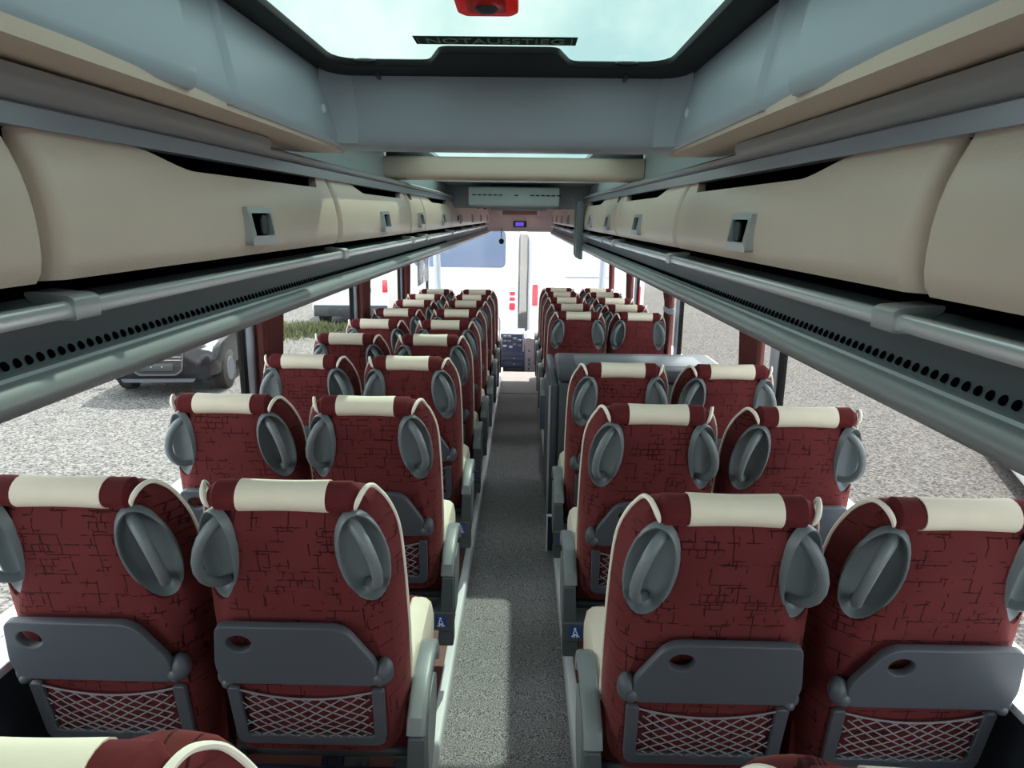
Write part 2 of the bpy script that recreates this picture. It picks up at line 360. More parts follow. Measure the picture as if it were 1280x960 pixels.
# front part: header, windscreen, pillars
b = MB(); b.box(WL, WR, 9.4, 9.5, 1.42, 1.93); hd = struct(b.build('wall_front', 'header_pink', smooth=False, bevel=.01), 'pale header panel above the windscreen')
b = MB(); b.box(-.47, .38, 9.385, 9.40, 1.415, 1.435); b.build('edge_strip', 'white_cap', hd, False)
b = MB(); b.box(-.30, .20, 9.34, 9.40, 1.63, 1.705); sb = b.build('sun_blind', 'blind_brown', None, True, .012)
tag(sb, 'rolled brown sun blind under the front header', 'blind')
for xx in (-.31, .205):
    b = MB(); b.box(xx - .035, xx + .035, 9.33, 9.40, 1.60, 1.72); b.build('bracket', 'white_cap', sb, True, .012)
ck = MB().box(-.135, .035, 9.375, 9.40, 1.47, 1.55).build('digital_clock', 'dark_plastic', None, True, .005); tag(ck, 'small dark digital clock on the front header', 'clock')
MB().box(-.11, .0, 9.371, 9.376, 1.485, 1.535).build('display', 'clock_display', ck, False)
b = MB(); b.add([(WL, 10.45, -.3), (WR, 10.45, -.3), (WR, 9.81, 1.95), (WL, 9.81, 1.95), (WL, 10.456, -.3), (WR, 10.456, -.3), (WR, 9.816, 1.95), (WL, 9.816, 1.95)],
                [(0, 1, 2, 3), (4, 7, 6, 5), (0, 4, 5, 1), (3, 2, 6, 7), (0, 3, 7, 4), (1, 5, 6, 2)])
struct(b.build('window_11', 'pane', smooth=False), 'wide front windscreen')
b = MB(); b.box(WL - .09, WR + .09, 9.5, 9.81, 1.93, 1.96); struct(b.build('ceiling_front', 'wall_grey', smooth=False))
for side, x, nm in ((-1, WL, 'left'), (1, WR, 'right')):
    b = MB(); b.tube([(x, 10.42, -.3), (x, 9.80, 1.94)], .05, 8); struct(b.build('wall_front_pillar_' + nm, 'pillar_trim'))
    b = MB(); b.box(min(x, x + side * .09), max(x, x + side * .09), 9.4, 10.5, -1.15, -.1); struct(b.build('wall_front_side_' + nm, 'wall_navy', smooth=False))

# ------------------------------------------------------------------ overhead racks: a gently tapering cross-section
def B(side, u, Y, z):
    t = (Y - .6) / 8.8
    return (XC + side * (u - .052 * t), Y, z + t * ((z - 1.40) / .28 * .045 - .010))
def sweep(side, prof, y0, y1, n=None, cap=True):
    n = n or max(1, int((y1 - y0) / 1.0)); m = MB()
    return m.loft([[B(side, u, y0 + (y1 - y0) * i / n, z) for u, z in prof] for i in range(n + 1)], cap)
def ell(cu, cz, ru, rz, n=14): return [(cu + ru * math.cos(2 * math.pi * k / n), cz + rz * math.sin(2 * math.pi * k / n)) for k in range(n)]
DPROF = [(.478, 1.519), (.463, 1.520), (.4565, 1.530), (.4535, 1.546), (.453, 1.565), (.4545, 1.590), (.458, 1.612), (.464, 1.634), (.472, 1.654), (.479, 1.668), (.484, 1.679)]
def prof_u(z):
    for (ua, za), (ub, zb) in zip(DPROF[1:], DPROF[2:]):
        if z <= zb: return ua + (ub - ua) * max(0, (z - za) / (zb - za))
    return DPROF[-1][0]
JL = [-.42, .755, 1.92, 3.10, 3.53, 4.75, 5.85, 7.0, 8.15, 9.3]
JR = [-.42, .755, 1.92, 3.10, 3.52, 4.68, 5.55, 6.5, 7.45, 8.4, 9.3]
LATL = {1: 1.33, 2: 2.52, 3: 3.36, 4: 4.25}; LATR = {1: 1.33, 2: 2.51, 3: 3.36, 4: 4.18}
ORD = ['', 'nearest', 'second', 'third', 'fourth', 'fifth', 'sixth', 'seventh', 'eighth', 'ninth', 'tenth']
def door(side, ya, yb, k, latch):
    sname = 'left' if side < 0 else 'right'
    what = 'cut off by the picture edge' if k == 0 else '%s full door from the camera' % ORD[k]
    if k == 1: what = 'nearest full door, with curved top notch'
    base = B(side, .47, (ya + yb) / 2, 1.512)
    root = empty('overhead_bin', base)
    tag(root, 'cream padded %s overhead bin, %s' % (sname, what), 'overhead bin', 'overhead luggage bins on the %s' % sname)
    gp = .011; L = yb - ya; n = max(10, int(L / .04)); m = MB(); loops = []
    nd = .024
    a0, a1, a2, a3 = ya + .19 * L, ya + .33 * L, yb - .115 * L, yb - .085 * L      # notch along the top edge
    if L < .6: a0, a1, a2, a3 = ya + .12 * L, ya + .2 * L, ya + .34 * L, ya + .4 * L
    ys = sorted(set([ya + gp, ya + gp + .004, ya + gp + .014, yb - gp - .014, yb - gp - .004, yb - gp, a0, a1, a2, a3] + [ya + .03 + (L - .06) * i / n for i in range(n + 1)] + [a0 + (a1 - a0) * i / 6 for i in range(7)]))
    def sm(t): t = max(0, min(1, t)); return t * t * (3 - 2 * t)
    for y in ys:
        e = min(y - ya - gp, yb - gp - y); inset = .014 * max(0, 1 - e / .014) ** 2
        ntch = sm((y - a0) / (a1 - a0)) * (1 - sm((y - a2) / (a3 - a2)))
        top = 1.679 - nd * ntch; row = []
        for (u, z) in DPROF:
            zz = 1.519 + (z - 1.519) * (top - 1.519) / (1.679 - 1.519)
            uu = u if z == 1.519 else prof_u(zz)
            row.append(B(side, uu + inset, y, zz))
        tu, tz = prof_u(top) , top
        row += [B(side, tu + .018, y, tz - .002), B(side, .50, y, 1.60), B(side, .495, y, 1.52)]
        loops.append(row)
    m.loft(loops, True)
    d = m.build('door', 'bin_cream'); setpar(d, root)
    if latch:
        # latch: bezel ring round a recess with a lever, following the bulge of the door
        ly, lz, hw, hh = latch, 1.574, .060, .030
        def Q(dy, dz, du): return B(side, prof_u(lz + dz) - .001 + du, ly + dy, lz + dz)
        out = rounded([(-hw, -hh - .006), (hw, -hh - .006), (hw, hh), (-hw, hh)], .006, 2); inn = rounded([(-hw + .014, -hh + .010), (hw - .014, -hh + .010), (hw - .014, hh - .010), (-hw + .014, hh - .010)], .004, 2)
        bz = MB(); n2 = len(out)
        bz.loft([[Q(y, z, .010) for y, z in out], [Q(y * .99, z, -.008 - (.006 if z < 0 else 0)) for y, z in out], [Q(y, z, -.009 - (.005 if z < 0 else 0)) for y, z in inn], [Q(y, z, .002) for y, z in inn]], False)
        lt = bz.build('latch', 'alu'); setpar(lt, root)
        rc = MB(); rc.loft([[Q(y, z, -.0022) for y, z in inn], [Q(y, z, .006) for y, z in inn]], True); rb = rc.build('recess', 'slot_shade'); setpar(rb, lt)  # nearly flush plate; the shade of the recess is put into its black
        lv = MB(); ov = rounded([(.008, -.018), (.040, -.018), (.040, .012), (.024, .018), (.008, .012)], .008, 3)
        lv.loft([[Q(y, z, -.002) for y, z in ov], [Q(y, z, -.0055) for y, z in ov]], True); o = lv.build('lever', 'dark_plastic'); setpar(o, lt)
def setpar(o, p):
    off = Vector((0, 0, 0)); q = p
    while q is not None: off += Vector(q.location); q = q.parent
    o.parent = p
    if off.length > 0: o.data.transform(Matrix.Translation(-off))
for side, J, LAT in ((-1, JL, LATL), (1, JR, LATR)):
    sname = 'left' if side < 0 else 'right'
    for k in range(len(J) - 1):
        if side > 0 and k == 5: pass
        y = LAT.get(k, J[k] + (J[k + 1] - J[k]) * .55)
        door(side, J[k], J[k + 1], k, y if k else None)
    # rack body behind the doors, fixed to the coach
    sweep(side, [(.503, 1.50), (.503, 1.678), (.492, 1.70), (1.12, 1.70), (1.12, 1.50)], -.42, 9.32).build('wall_%s_rack' % sname, 'slot_shade', smooth=False)
    struct(bpy.data.objects['wall_%s_rack' % sname], 'dark rack body behind the %s bin doors' % sname)
    # service duct: panel, rail, black discs for the vent holes
    root = empty('service_duct', B(side, .46, .0, 1.40)); tag(root, 'long grey perforated air duct with round rail under the %s bins' % sname, 'air duct')
    d = sweep(side, [(.463, 1.430), (.470, 1.438), (.4745, 1.452), (.476, 1.468), (.474, 1.488), (.50, 1.50), (.62, 1.50), (1.10, 1.53), (1.10, 1.50), (.60, 1.425), (.49, 1.40)], -.42, 9.32).build('duct_panel', 'duct'); setpar(d, root)
    d = sweep(side, ell(.462, 1.412, .021, .0185, 16), -.42, 9.32).build('round_rail', 'duct_rail'); setpar(d, root)
    d = sweep(side, [(.458, 1.4295), (.4665, 1.4295), (.4665, 1.4345), (.460, 1.4335)], -.42, 9.32).build('bead', 'alu'); setpar(d, root)
    hb = MB(); y = .45
    while y < 4.6:
        c = B(side, .4712, y, 1.4425); nrm = Vector((-side * .86, 0, .5)); tv = Vector((side * .5, 0, .86))
        ring = []
        for du in (-.002, .0016):
            ring.append([tuple(Vector(c) + nrm * du + (Vector((0, 1, 0)) * math.cos(q) * .0048 + tv * math.sin(q) * .0052)) for q in [2 * math.pi * k / 10 for k in range(10)]])
        hb.loft(ring); y += .0176
    d = hb.build('vent_hole_discs', 'slot_shade', smooth=False); setpar(d, root); d['kind'] = 'stuff'  # flat black discs; the dark of the holes is put into their colour
    # luggage rail in sections, joined by clips
    rr = root
    cl = [j + .02 for j in J[:-1]]
    for k in range(len(J) - 1):
        e = (cl[k + 1] - .012) if k + 1 < len(cl) else 9.3
        d = sweep(side, rounded([(.449, 1.480), (.468, 1.480), (.470, 1.497), (.454, 1.499), (.449, 1.495)], .003, 2), cl[k] + .03, e, 1).build('rail_section', 'alu_bright'); setpar(d, rr)
    for k in range(1, len(J) - 1):
        d = sweep(side, rounded([(.445, 1.477), (.474, 1.477), (.50, 1.503), (.50, 1.508), (.452, 1.504), (.445, 1.500)], .003, 2), cl[k] - .014, cl[k] + .032, 1).build('joint_clip', 'alu'); setpar(d, rr)
    # cover strips above the doors
    d = struct(sweep(side, [(.474, 1.6785), (.50, 1.6785), (.50, 1.712), (.484, 1.705), (.476, 1.700)], -.42, 9.34).build('trim_%d' % (4 if side < 0 else 5), 'trim_lilac'), 'lilac grey metal strip above the %s bin doors' % sname)
    d = struct(sweep(side, [(.480, 1.7035), (.473, 1.707), (.466, 1.714), (.463, 1.724), (.464, 1.736), (.54, 1.742), (.54, 1.7035)], -.42, 1.46).build('trim_%d' % (6 if side < 0 else 7), 'strip_grey'), 'rounded grey cove strip above the %s bins' % sname)
    d = struct(sweep(side, [(.480, 1.7035), (.472, 1.708), (.470, 1.716), (.480, 1.722), (.60, 1.722), (.60, 1.7035)], 1.46, 9.34).build('trim_%d' % (8 if side < 0 else 9), 'strip_grey'))
    # cream soffit beside the first hatch
    o = rounded([(.424, -.42), (.520, -.42), (.520, 1.80), (.392, 1.80), (.392, 1.0)], [0.001, .001, .10, .02, .05], 6)
    mm = MB().loft([[(XC + side * u, y, z) for u, y in o] for z in (1.742, 1.758)]); struct(mm.build('ceiling_soffit_%s' % sname, 'soffit_cream'), 'cream ceiling soffit on the %s of the hatch' % sname)

# ------------------------------------------------------------------ ceiling recess round the first hatch
def recess_side(side):
    X = lambda u: XC + side * u
    m = MB(); prof = [(.378, 1.772), (.379, 1.758), (.385, 1.750), (.396, 1.748), (.43, 1.752), (.43, 1.925), (.412, 1.925), (.403, 1.905)]
    loops = []
    for y, o in ((-.42, .032), (.55, .028), (.85, .014), (.94, .004), (.965, .0), (.975, .012), (1.085, .008), (1.095, -.002), (1.10, .004), (1.60, .004), (1.74, .004)):
        loops.append([(X(u + o), y, z) for u, z in prof])
    m.loft(loops); return m
for side, sname in ((-1, 'left'), (1, 'right')):
    rs = struct(recess_side(side).build('ceiling_recess_%s' % sname, 'blue_panel'), 'blue grey side panel of the hatch recess on the %s' % sname)
    cp = MB(); c = Vector((XC + side * .390, 1.60, 1.815)); cp.ellipsoid(c, (.006, .011, .012), 10, 6); cp.build('screw_cap', 'white_cap', rs)
pr = rounded([(1.700, 1.925), (1.708, 1.775), (1.722, 1.752), (1.75, 1.746), (1.80, 1.746), (1.84, 1.76), (1.86, 1.925)], [.001, .03, .012, .01, .01, .01, .001], 3)
m = MB().loft([[(x, y, z) for y, z in pr] for x in (XC - .56, XC - .2, XC + .2, XC + .56)])
struct(m.build('ceiling_bulkhead', 'blue_panel'), 'blue grey cross panel between the two roof hatches')
for sx in (-1, 1):   # rounded inner corners of the recess
    m = MB(); o = [(XC + sx * .402, 1.62), (XC + sx * .394, 1.66), (XC + sx * .375, 1.69), (XC + sx * .34, 1.706), (XC + sx * .34, 1.72), (XC + sx * .41, 1.72)]
    m.loft([[(x, y, z) for x, y in o] for z in (1.756, 1.80, 1.905)]); struct(m.build('ceiling_recess_corner', 'blue_panel'))
# first hatch
HX0, HX1 = -.47, .37
rh = empty('roof_hatch', (XC, 1.25, 1.91)); tag(rh, 'tinted glass emergency roof hatch with black rim, nearest the camera', 'roof hatch', 'roof hatches')
inner = rounded([(-.402, .48), (.296, .48), (.296, 1.595), (.095, 1.598), (.060, 1.47), (-.168, 1.47), (-.205, 1.598), (-.402, 1.595)], [.08, .08, .07, .03, .02, .02, .03, .07], 5)
outer = rounded([(HX0, .36), (HX1, .36), (HX1, 1.72), (HX0, 1.72)], .05, 4)
me = curve_mesh([outer, inner], .006, .001, 'rim'); me.transform(Matrix.Translation((0, 0, 1.908))); o = put('rim', me, 'black'); setpar(o, rh)
m = MB().box(HX0 + .01, HX1 - .01, .37, 1.71, 1.918, 1.924); o = m.build('glass', 'hatch_glass', smooth=False); setpar(o, rh)
m = MB().box(-.203, .090, 1.350, 1.408, 1.9035, 1.9045); o = m.build('sign_strip', 'sign_green', smooth=False); setpar(o, rh)
tm = text_mesh('NOTAUSSTIEG', .052); tm.transform(Matrix.Translation((-.057, 1.379, 1.9028)) @ Matrix(((.74, 0, 0, 0), (0, -1, 0, 0), (0, 0, -1, 0), (0, 0, 0, 1))))
t_ = put('lettering', tm, 'sign_text'); t_.parent = o
t_.data.transform(Matrix.Translation(-Vector((XC, 1.25, 1.91)))); t_['label'] = 'lettering NOTAUSSTIEG'
m = MB()
for x0 in (-.197, .080): m.box(x0, x0 + .0015, 1.358, 1.402, 1.9022, 1.9034)
f_ = m.build('border_mark', 'sign_text', smooth=False); f_.data.transform(Matrix.Translation(-Vector((XC, 1.25, 1.91)))); f_.parent = o
for px in (-.33, .22):
    m = MB().box(px - .003, px + .003, 1.66, 1.70, 1.892, 1.902); o = m.build('hinge_pin', 'grey_tray'); setpar(o, rh)
    m = MB(); m.ellipsoid((px - .01, 1.59, 1.912), (.025, .012, .003), 12, 5); o = m.build('seal_spot', 'grey_handle'); setpar(o, rh)
# red emergency handle
eh = empty('emergency_handle', (-.055, 1.04, 1.90)); tag(eh, 'bright red plastic emergency handle under the roof hatch', 'handle')
m = MB().loft([[(x, y, z) for x, y in rounded([(-.098, .92), (-.012, .92), (-.012, 1.08), (-.022, 1.098), (-.088, 1.098), (-.098, 1.08)], .006, 2)] for z in (1.872, 1.90)])
o = m.build('housing', 'red_plastic', bevel=.003); setpar(o, eh)
m = MB().box(-.082, -.028, .97, 1.06, 1.866, 1.874); o = m.build('grip', 'red_plastic', bevel=.004); setpar(o, eh)
m = MB(); m.ellipsoid((-.055, 1.035, 1.866), (.016, .02, .006), 10, 6); o = m.build('button', 'dark_plastic'); setpar(o, eh)
for px in (-.086, -.024):
    m = MB().box(px - .003, px + .003, 1.094, 1.104, 1.878, 1.89); o = m.build('lug', 'red_plastic'); setpar(o, eh)
# second hatch and its recess
r2_ = empty('roof_hatch', (XC, 2.5, 1.85)); tag(r2_, 'second glazed roof hatch, behind the first cross panel', 'roof hatch', 'roof hatches')
m = MB().box(XC - .54, XC + .54, 1.88, 3.06, 1.852, 1.858); o = m.build('glass', 'hatch_glass', smooth=False); setpar(o, r2_)
me = curve_mesh([rounded([(XC - .56, 1.87), (XC + .56, 1.87), (XC + .56, 3.08), (XC - .56, 3.08)], .03), rounded([(XC - .415, 1.93), (XC + .415, 1.93), (XC + .415, 3.04), (XC - .415, 3.04)], .06)], .006, .001, 'rim')
me.transform(Matrix.Translation((0, 0, 1.862))); o = put('rim', me, 'teal_panel'); setpar(o, r2_)
for side, sname in ((-1, 'left'), (1, 'right')):
    a, c = sorted((XC + side * .545, XC + side * .60)); m = MB().box(a, c, 1.80, 3.12, 1.70, 1.93); struct(m.build('ceiling_side_%s' % sname, 'teal_panel', smooth=False), 'pale teal side panel of the second hatch recess, %s' % sname)
    a, c = sorted((XC + side * .50, XC + side * .62)); m = MB().box(a, c, 3.12, 9.4, 1.72, 1.84); struct(m.build('ceiling_cove_%s' % sname, 'teal_panel', smooth=False))
pr = rounded([(3.06, 1.748), (3.06, 1.838), (3.22, 1.838), (3.22, 1.756), (3.20, 1.748)], [.03, .012, .01, .01, .01], 4)
m = MB().loft([[(x, y, z) for y, z in pr] for x in (-.605, .497)]); struct(m.build('ceiling_crossbar', 'soffit_cream'), 'cream padded cross bar under the ceiling')
m = MB().box(XC - .55, XC + .55, 4.52, 5.06, 1.805, 1.83); m.box(XC - .55, XC + .55, 4.50, 4.53, 1.805, 1.93); struct(m.build('ceiling_panel_middle', 'teal_panel', smooth=False))
m = MB().box(XC - .47, XC + .41, 3.33, 4.49, 1.930, 1.936); r3_ = struct(m.build('window_13', 'hatch_glass', smooth=False), 'unseen roof glazing added for daylight above the cream cross bar')  # hidden above the cross bar; added to let sun onto bins and carpet
me = curve_mesh([rounded([(XC - .50, 3.30), (XC + .43, 3.30), (XC + .43, 4.52), (XC - .50, 4.52)], .03), rounded([(XC - .45, 3.36), (XC + .395, 3.36), (XC + .395, 4.46), (XC - .45, 4.46)], .06)], .005, .001, 'rim')
me.transform(Matrix.Translation((0, 0, 1.919))); o = put('rim', me, 'teal_panel', r3_)
m = MB().box(XC - .54, XC + .53, 5.04, 5.10, 1.655, 1.83); bk = struct(m.build('ceiling_drop_panel', 'blue_panel', smooth=False, bevel=.01), 'blue grey drop panel behind the ceiling vent')
for px in (-.22, .10): MB().ellipsoid((px, 5.036, 1.80), (.006, .004, .006), 8, 5).build('screw', 'dark_plastic', bk)
m = MB().box(XC - .55, XC + .55, 5.10, 9.4, 1.74, 1.77); struct(m.build('ceiling_panel_front', 'header_pink', smooth=False))
av = empty('ceiling_vent', (-.065, 4.75, 1.66)); tag(av, 'pale grey rectangular air vent box on the ceiling', 'vent')
m = MB().box(-.357, .226, 4.62, 5.03, 1.662, 1.782); o = m.build('housing', 'teal_panel', bevel=.014); setpar(o, av)
for k in range(17):
    if k in (6, 7, 9, 10): continue
    x = -.33 + k * .0335; m = MB().box(x, x + .024, 4.614, 4.622, 1.728, 1.734); o = m.build('slot', 'slot_shade', smooth=False); setpar(o, av)
m = MB().box(-.225, .150, 4.90, 5.03, 1.640, 1.664); o = m.build('lower_ledge', 'teal_panel', bevel=.004); setpar(o, av)
# round microphone / mirror hanging from the header
hm = empty('hanging_mirror', (-.287, 9.32, 1.42)); tag(hm, 'small black round mirror hanging from the front header', 'mirror')
o = MB().tube([(-.287, 9.395, 1.45), (-.287, 9.33, 1.43), (-.287, 9.31, 1.33)], .006, 6).build('stem', 'dark_plastic'); setpar(o, hm)
o = MB().ellipsoid((-.287, 9.31, 1.29), (.034, .014, .037), 14, 8).build('disc', 'black'); setpar(o, hm)
# folded screen hanging at the right rack
fm = empty('folded_screen', (.385, 4.95, 1.34)); tag(fm, 'grey folded ceiling screen hanging at the right bins', 'screen')
pr = rounded([(.29, 1.70), (.29, 1.36), (.31, 1.335), (.335, 1.335), (.335, 1.70)], [.01, .02, .02, .01, .01], 3)
m = MB().loft([[(x + .042, y, z) for x, z in pr] for y in (4.72, 4.78)]); o = m.build('screen_shell', 'grey_handle', bevel=.008); setpar(o, fm)
m = MB().loft([[(x + .046, y, z) for x, z in pr] for y in (4.60, 4.66)]); o = m.build('mount_shell', 'grey_handle', bevel=.008); setpar(o, fm)
m = MB().box(.345, .37, 4.64, 4.74, 1.40, 1.66); o = m.build('hinge_block', 'dark_plastic'); setpar(o, fm)
m = MB().ellipsoid(B(-1, .452, 5.18, 1.575), (.006, .045, .022), 12, 6); tag(m.build('bin_lock', 'black'), 'black oval lock on a far left overhead bin', 'lock')

# ------------------------------------------------------------------ seats
def yb(z): return .19 * (1.12 - z)
ROWS = [(.400, .164, .190, .03, .20, .085), (.42, .174, .198, .034, .208, .105), (.45, .179, .202, .036, .214, .12), (.52, .181, .205, .040, .219, .128), (.60, .180, .206, .042, .221, .13), (.70, .175, .205, .044, .222, .13), (.78, .155, .203, .044, .222, .126), (.84, .134, .199, .043, .222, .122),
        (.90, .121, .195, .042, .221, .118), (.96, .115, .190, .040, .219, .113), (1.00, .114, .186, .040, .215, .108), (1.03, .115, .181, .040, .208, .103), (1.06, .117, .173, .040, .197, .096), (1.08, .118, .165, .037, .186, .088), (1.091, .119, .157, .030, .172, .080), (1.099, .118, .146, .026, .156, .070)]
ROWS = [(z, a, c - .004, d, e - .0055, f) for z, a, c, d, e, f in ROWS]
def interp(z):
    for a, c in zip(ROWS, ROWS[1:]):
        if z <= c[0]:
            t = max(0, (z - a[0]) / (c[0] - a[0])); return [p + (q - p) * t for p, q in zip(a, c)]
    return list(ROWS[-1])
def back_mesh():
    loops = []
    for (z, wb, wc, dc, wf, df) in ROWS:
        y = yb(z) + .034 * max(0, min(1, (z - 1.025) / .05)); df = df - (y - yb(z)) * .75; dc = dc - (y - yb(z)) * .6; h = [(0, 0), (wb * .5, 0), (wb * .88, .0005), (wb, .003), (wb * .75 + wc * .25, .003 + (dc - .003) * .21), (wb * .5 + wc * .5, .003 + (dc - .003) * .47), (wb * .22 + wc * .78, .003 + (dc - .003) * .75), (wc, dc), ((wc + wf) / 2 + .002, (dc + df) / 2), (wf, df - .004), (wf - .006, df + .006), (wf - .025, df + .010), (wf - .055, df - .006), (wf * .4, df - .026), (0, df - .03)]
        lp = [(x, y + d, z) for x, d in h] + [(-x, y + d, z) for x, d in reversed(h[1:-1])]
        loops.append(lp)
    return MB().loft(loops).mesh('backrest')
OVC = {}
def oval_frame(sx):
    z = .945; _, wb, wc, dc, wf, df = interp(z)
    c = Vector((sx * (wb * .48 + wc * .52), yb(z) + dc * .50, z))
    nrm = Vector((sx * dc, -(wc - wb), -.019)).normalized()
    U = Vector((-sx * .20, -.19, 1)); U = (U - nrm * U.dot(nrm)).normalized(); V = U.cross(nrm)
    return c, V, U, nrm
OA, OB, OD = .050, .121, .036
def oval_pts(fr, ra, rb, n_off, n=28):
    c, V, U, nr = fr
    return [tuple(c + V * (ra * math.cos(2 * math.pi * k / n)) + U * (rb * math.sin(2 * math.pi * k / n)) + nr * n_off) for k in range(n)]
def dish_mesh(fr):
    m = MB(); lo = [oval_pts(fr, OA * 1.07, OB * 1.03, -.016), oval_pts(fr, OA * 1.07, OB * 1.03, .001), oval_pts(fr, OA * 1.03, OB * 1.012, .005), oval_pts(fr, OA * .97, OB * .985, .004), oval_pts(fr, OA * .91, OB * .955, -.004)]
    for q in (.15, .35, .55, .75, .9, 1.0):
        e = math.cos(q * math.pi / 2) ** .7; lo.append(oval_pts(fr, OA * .91 * max(e, .03), OB * .955 * max(e, .03), -.002 - OD * .86 * math.sin(q * math.pi / 2)))
    m.loft(lo, False); n = len(lo[0]); m.f.append(tuple((len(lo) - 1) * n + k for k in range(n)))
    me = m.mesh('handle_dish'); return me
def cutter_mesh(fr):
    m = MB(); lo = [oval_pts(fr, OA, OB, .05), oval_pts(fr, OA, OB, -.004)]
    for q in (.3, .6, .85, 1.0):
        e = math.cos(q * math.pi / 2) ** .7; lo.append(oval_pts(fr, OA * max(e, .05), OB * max(e, .05), -.004 - OD * math.sin(q * math.pi / 2)))
    m.loft(lo); return m.mesh('cutter', False)
def handle_mesh(fr):
    c, V, U, nr = fr; OUT = V if V.x * c.x > 0 else -V; pts = []; rs = []
    key = [(.098, -.022, .012), (.092, -.004, .0125), (.082, .014, .0125), (.064, .030, .012), (.040, .041, .0118), (.012, .047, .0118), (-.016, .046, .0118), (-.042, .038, .0118), (-.064, .023, .0118), (-.078, .004, .0115), (-.083, -.018, .011)]
    for u, n_, r in key: pts.append(c + U * u + nr * (n_ * .95) + OUT * max(-.012, n_) * .22); rs.append(r)
    m = MB(); m.tube(pts, rs, 12); return m.mesh('grab_handle')
def button_mesh(fr):
    c, V, U, nr = fr; OUT = V if V.x * c.x > 0 else -V; p = c + U * .060 + nr * .0405 + OUT * .007; d = (nr + U * .5).normalized(); V2 = V; U2 = d.cross(V2)
    m = MB(); m.loft([[tuple(p + d * h + V2 * .0085 * math.cos(k * math.pi / 6) * s_ + U2 * .010 * math.sin(k * math.pi / 6) * s_) for k in range(12)] for h, s_ in ((-.006, 1), (-.0005, 1), (.0, .8))]); return m.mesh('screw_cover')
FR = {s: oval_frame(s) for s in (-1, 1)}
BACK = boolean(back_mesh(), [cutter_mesh(FR[-1]), cutter_mesh(FR[1])])
DISH = {s: dish_mesh(FR[s]) for s in FR}; HAND = {s: handle_mesh(FR[s]) for s in FR}; BUTT = {s: button_mesh(FR[s]) for s in FR}
def roll_mesh(x0, x1, grow, n=18, ends=True, sag=0.0):
    loops = []; k = 12
    for i in range(n + 1):
        t = i / n; x = x0 + (x1 - x0) * t; e = 1
        if ends:
            d = min(t, 1 - t) * (x1 - x0); e = math.sqrt(max(.0, 1 - (max(0, .02 - d) / .02) ** 2)) * .45 + .55
        q = 1 - .10 * math.cos(math.pi * x / .30) ** 2
        ry, rz = (.038 * q * e + grow), (.0315 * q * e + grow); cz = 1.087
        loops.append([(x, .042 + ry * math.cos(2 * math.pi * j / 20), cz + rz * math.sin(2 * math.pi * j / 20)) for j in range(20)])
    return MB().loft(loops).mesh('roll')
ROLL_ = roll_mesh(-.152, .152, 0); PATCH = roll_mesh(-.090, .090, .0022, ends=False)
def piping_mesh(sx):
    pts = [(.1475, .015, 1.070), (.151, .010, 1.081), (.1555, .013, 1.093), (.161, .026, 1.104), (.167, .046, 1.1085), (.174, .066, 1.103)]
    rs = [.0025, .005, .0058, .0058, .0052, .0048]
    for (z, wb, wc, dc, wf, df) in reversed(ROWS[1:-2]):
        pts.append((wf + .001, yb(z) + df, z)); rs.append(.0042)
    P = [Vector(p) for p in pts]; out = []; ro = []
    for i in range(len(P) - 1):                       # Catmull-Rom smoothing
        a, b_, c, d = P[max(i - 1, 0)], P[i], P[i + 1], P[min(i + 2, len(P) - 1)]
        for k in range(3):
            t = k / 3; out.append(.5 * (2 * b_ + (c - a) * t + (2 * a - 5 * b_ + 4 * c - d) * t * t + (3 * b_ - a - 3 * c + d) * t ** 3)); ro.append(rs[i] + (rs[i + 1] - rs[i]) * t)
    out.append(P[-1]); ro.append(rs[-1])
    return MB().tube([(sx * p.x, p.y, p.z) for p in out], ro, 7).mesh('piping')
PIP = {s: piping_mesh(s) for s in (-1, 1)}
def on_back(x, z, off): return (x, yb(z) - off, z)
BACKM = Matrix(((1, 0, 0, 0), (0, -.19, -1, yb(0)), (0, 1, -.19, 0), (0, 0, 0, 1)))   # (X,Y,Z) of a flat plate -> leaning on the backrest
def tray_mesh(s):
    out = [(-.162, .795), (.108, .795), (.172, .694), (.165, .642), (-.165, .642), (-.178, .685)]
    if s < 0: out = [(-x, z) for x, z in reversed(out)]
    out = rounded(out, [.018, .03, .02, .012, .012, .02] if s > 0 else [.02, .012, .012, .02, .03, .018], 4)
    hx = -.118 if s > 0 else -.078
    hole = [(hx + .030 * math.cos(2 * math.pi * k / 20), .752 + .025 * math.sin(2 * math.pi * k / 20)) for k in range(20)]
    me = curve_mesh([out, hole], .007, .003, 'tray'); me.transform(Matrix.Translation((0, -.028, 0)) @ BACKM); me.shade_smooth(); me.set_sharp_from_angle(angle=.6); return me
def hinge_mesh(x, big):
    m = MB(); r = (.021, .024, .032) if big else (.016, .020, .022); z = .668 if big else .648
    m.ellipsoid(on_back(x, z, .018), r, 12, 8)
    m.ellipsoid(on_back(x * .955, z - .012, .030), (r[0] * .8, .016, r[2] * .6), 10, 6)
    return m.mesh('hinge')
TRAY = {s: tray_mesh(s) for s in (-1, 1)}
HBIG = {s: hinge_mesh(s * .184, True) for s in (-1, 1)}; HSM = {s: hinge_mesh(-s * .170, False) for s in (-1, 1)}
def pocket_mesh():
    out = rounded([(-.175, .602), (-.152, .602), (-.150, .458), (.150, .458), (.152, .602), (.175, .602), (.172, .434), (-.172, .434)], [.004, .004, .012, .012, .004, .004, .025, .025], 3)
    me = curve_mesh([out], .004, .0025, 'pocket'); me.transform(Matrix.Translation((0, -.008, 0)) @ BACKM); return me
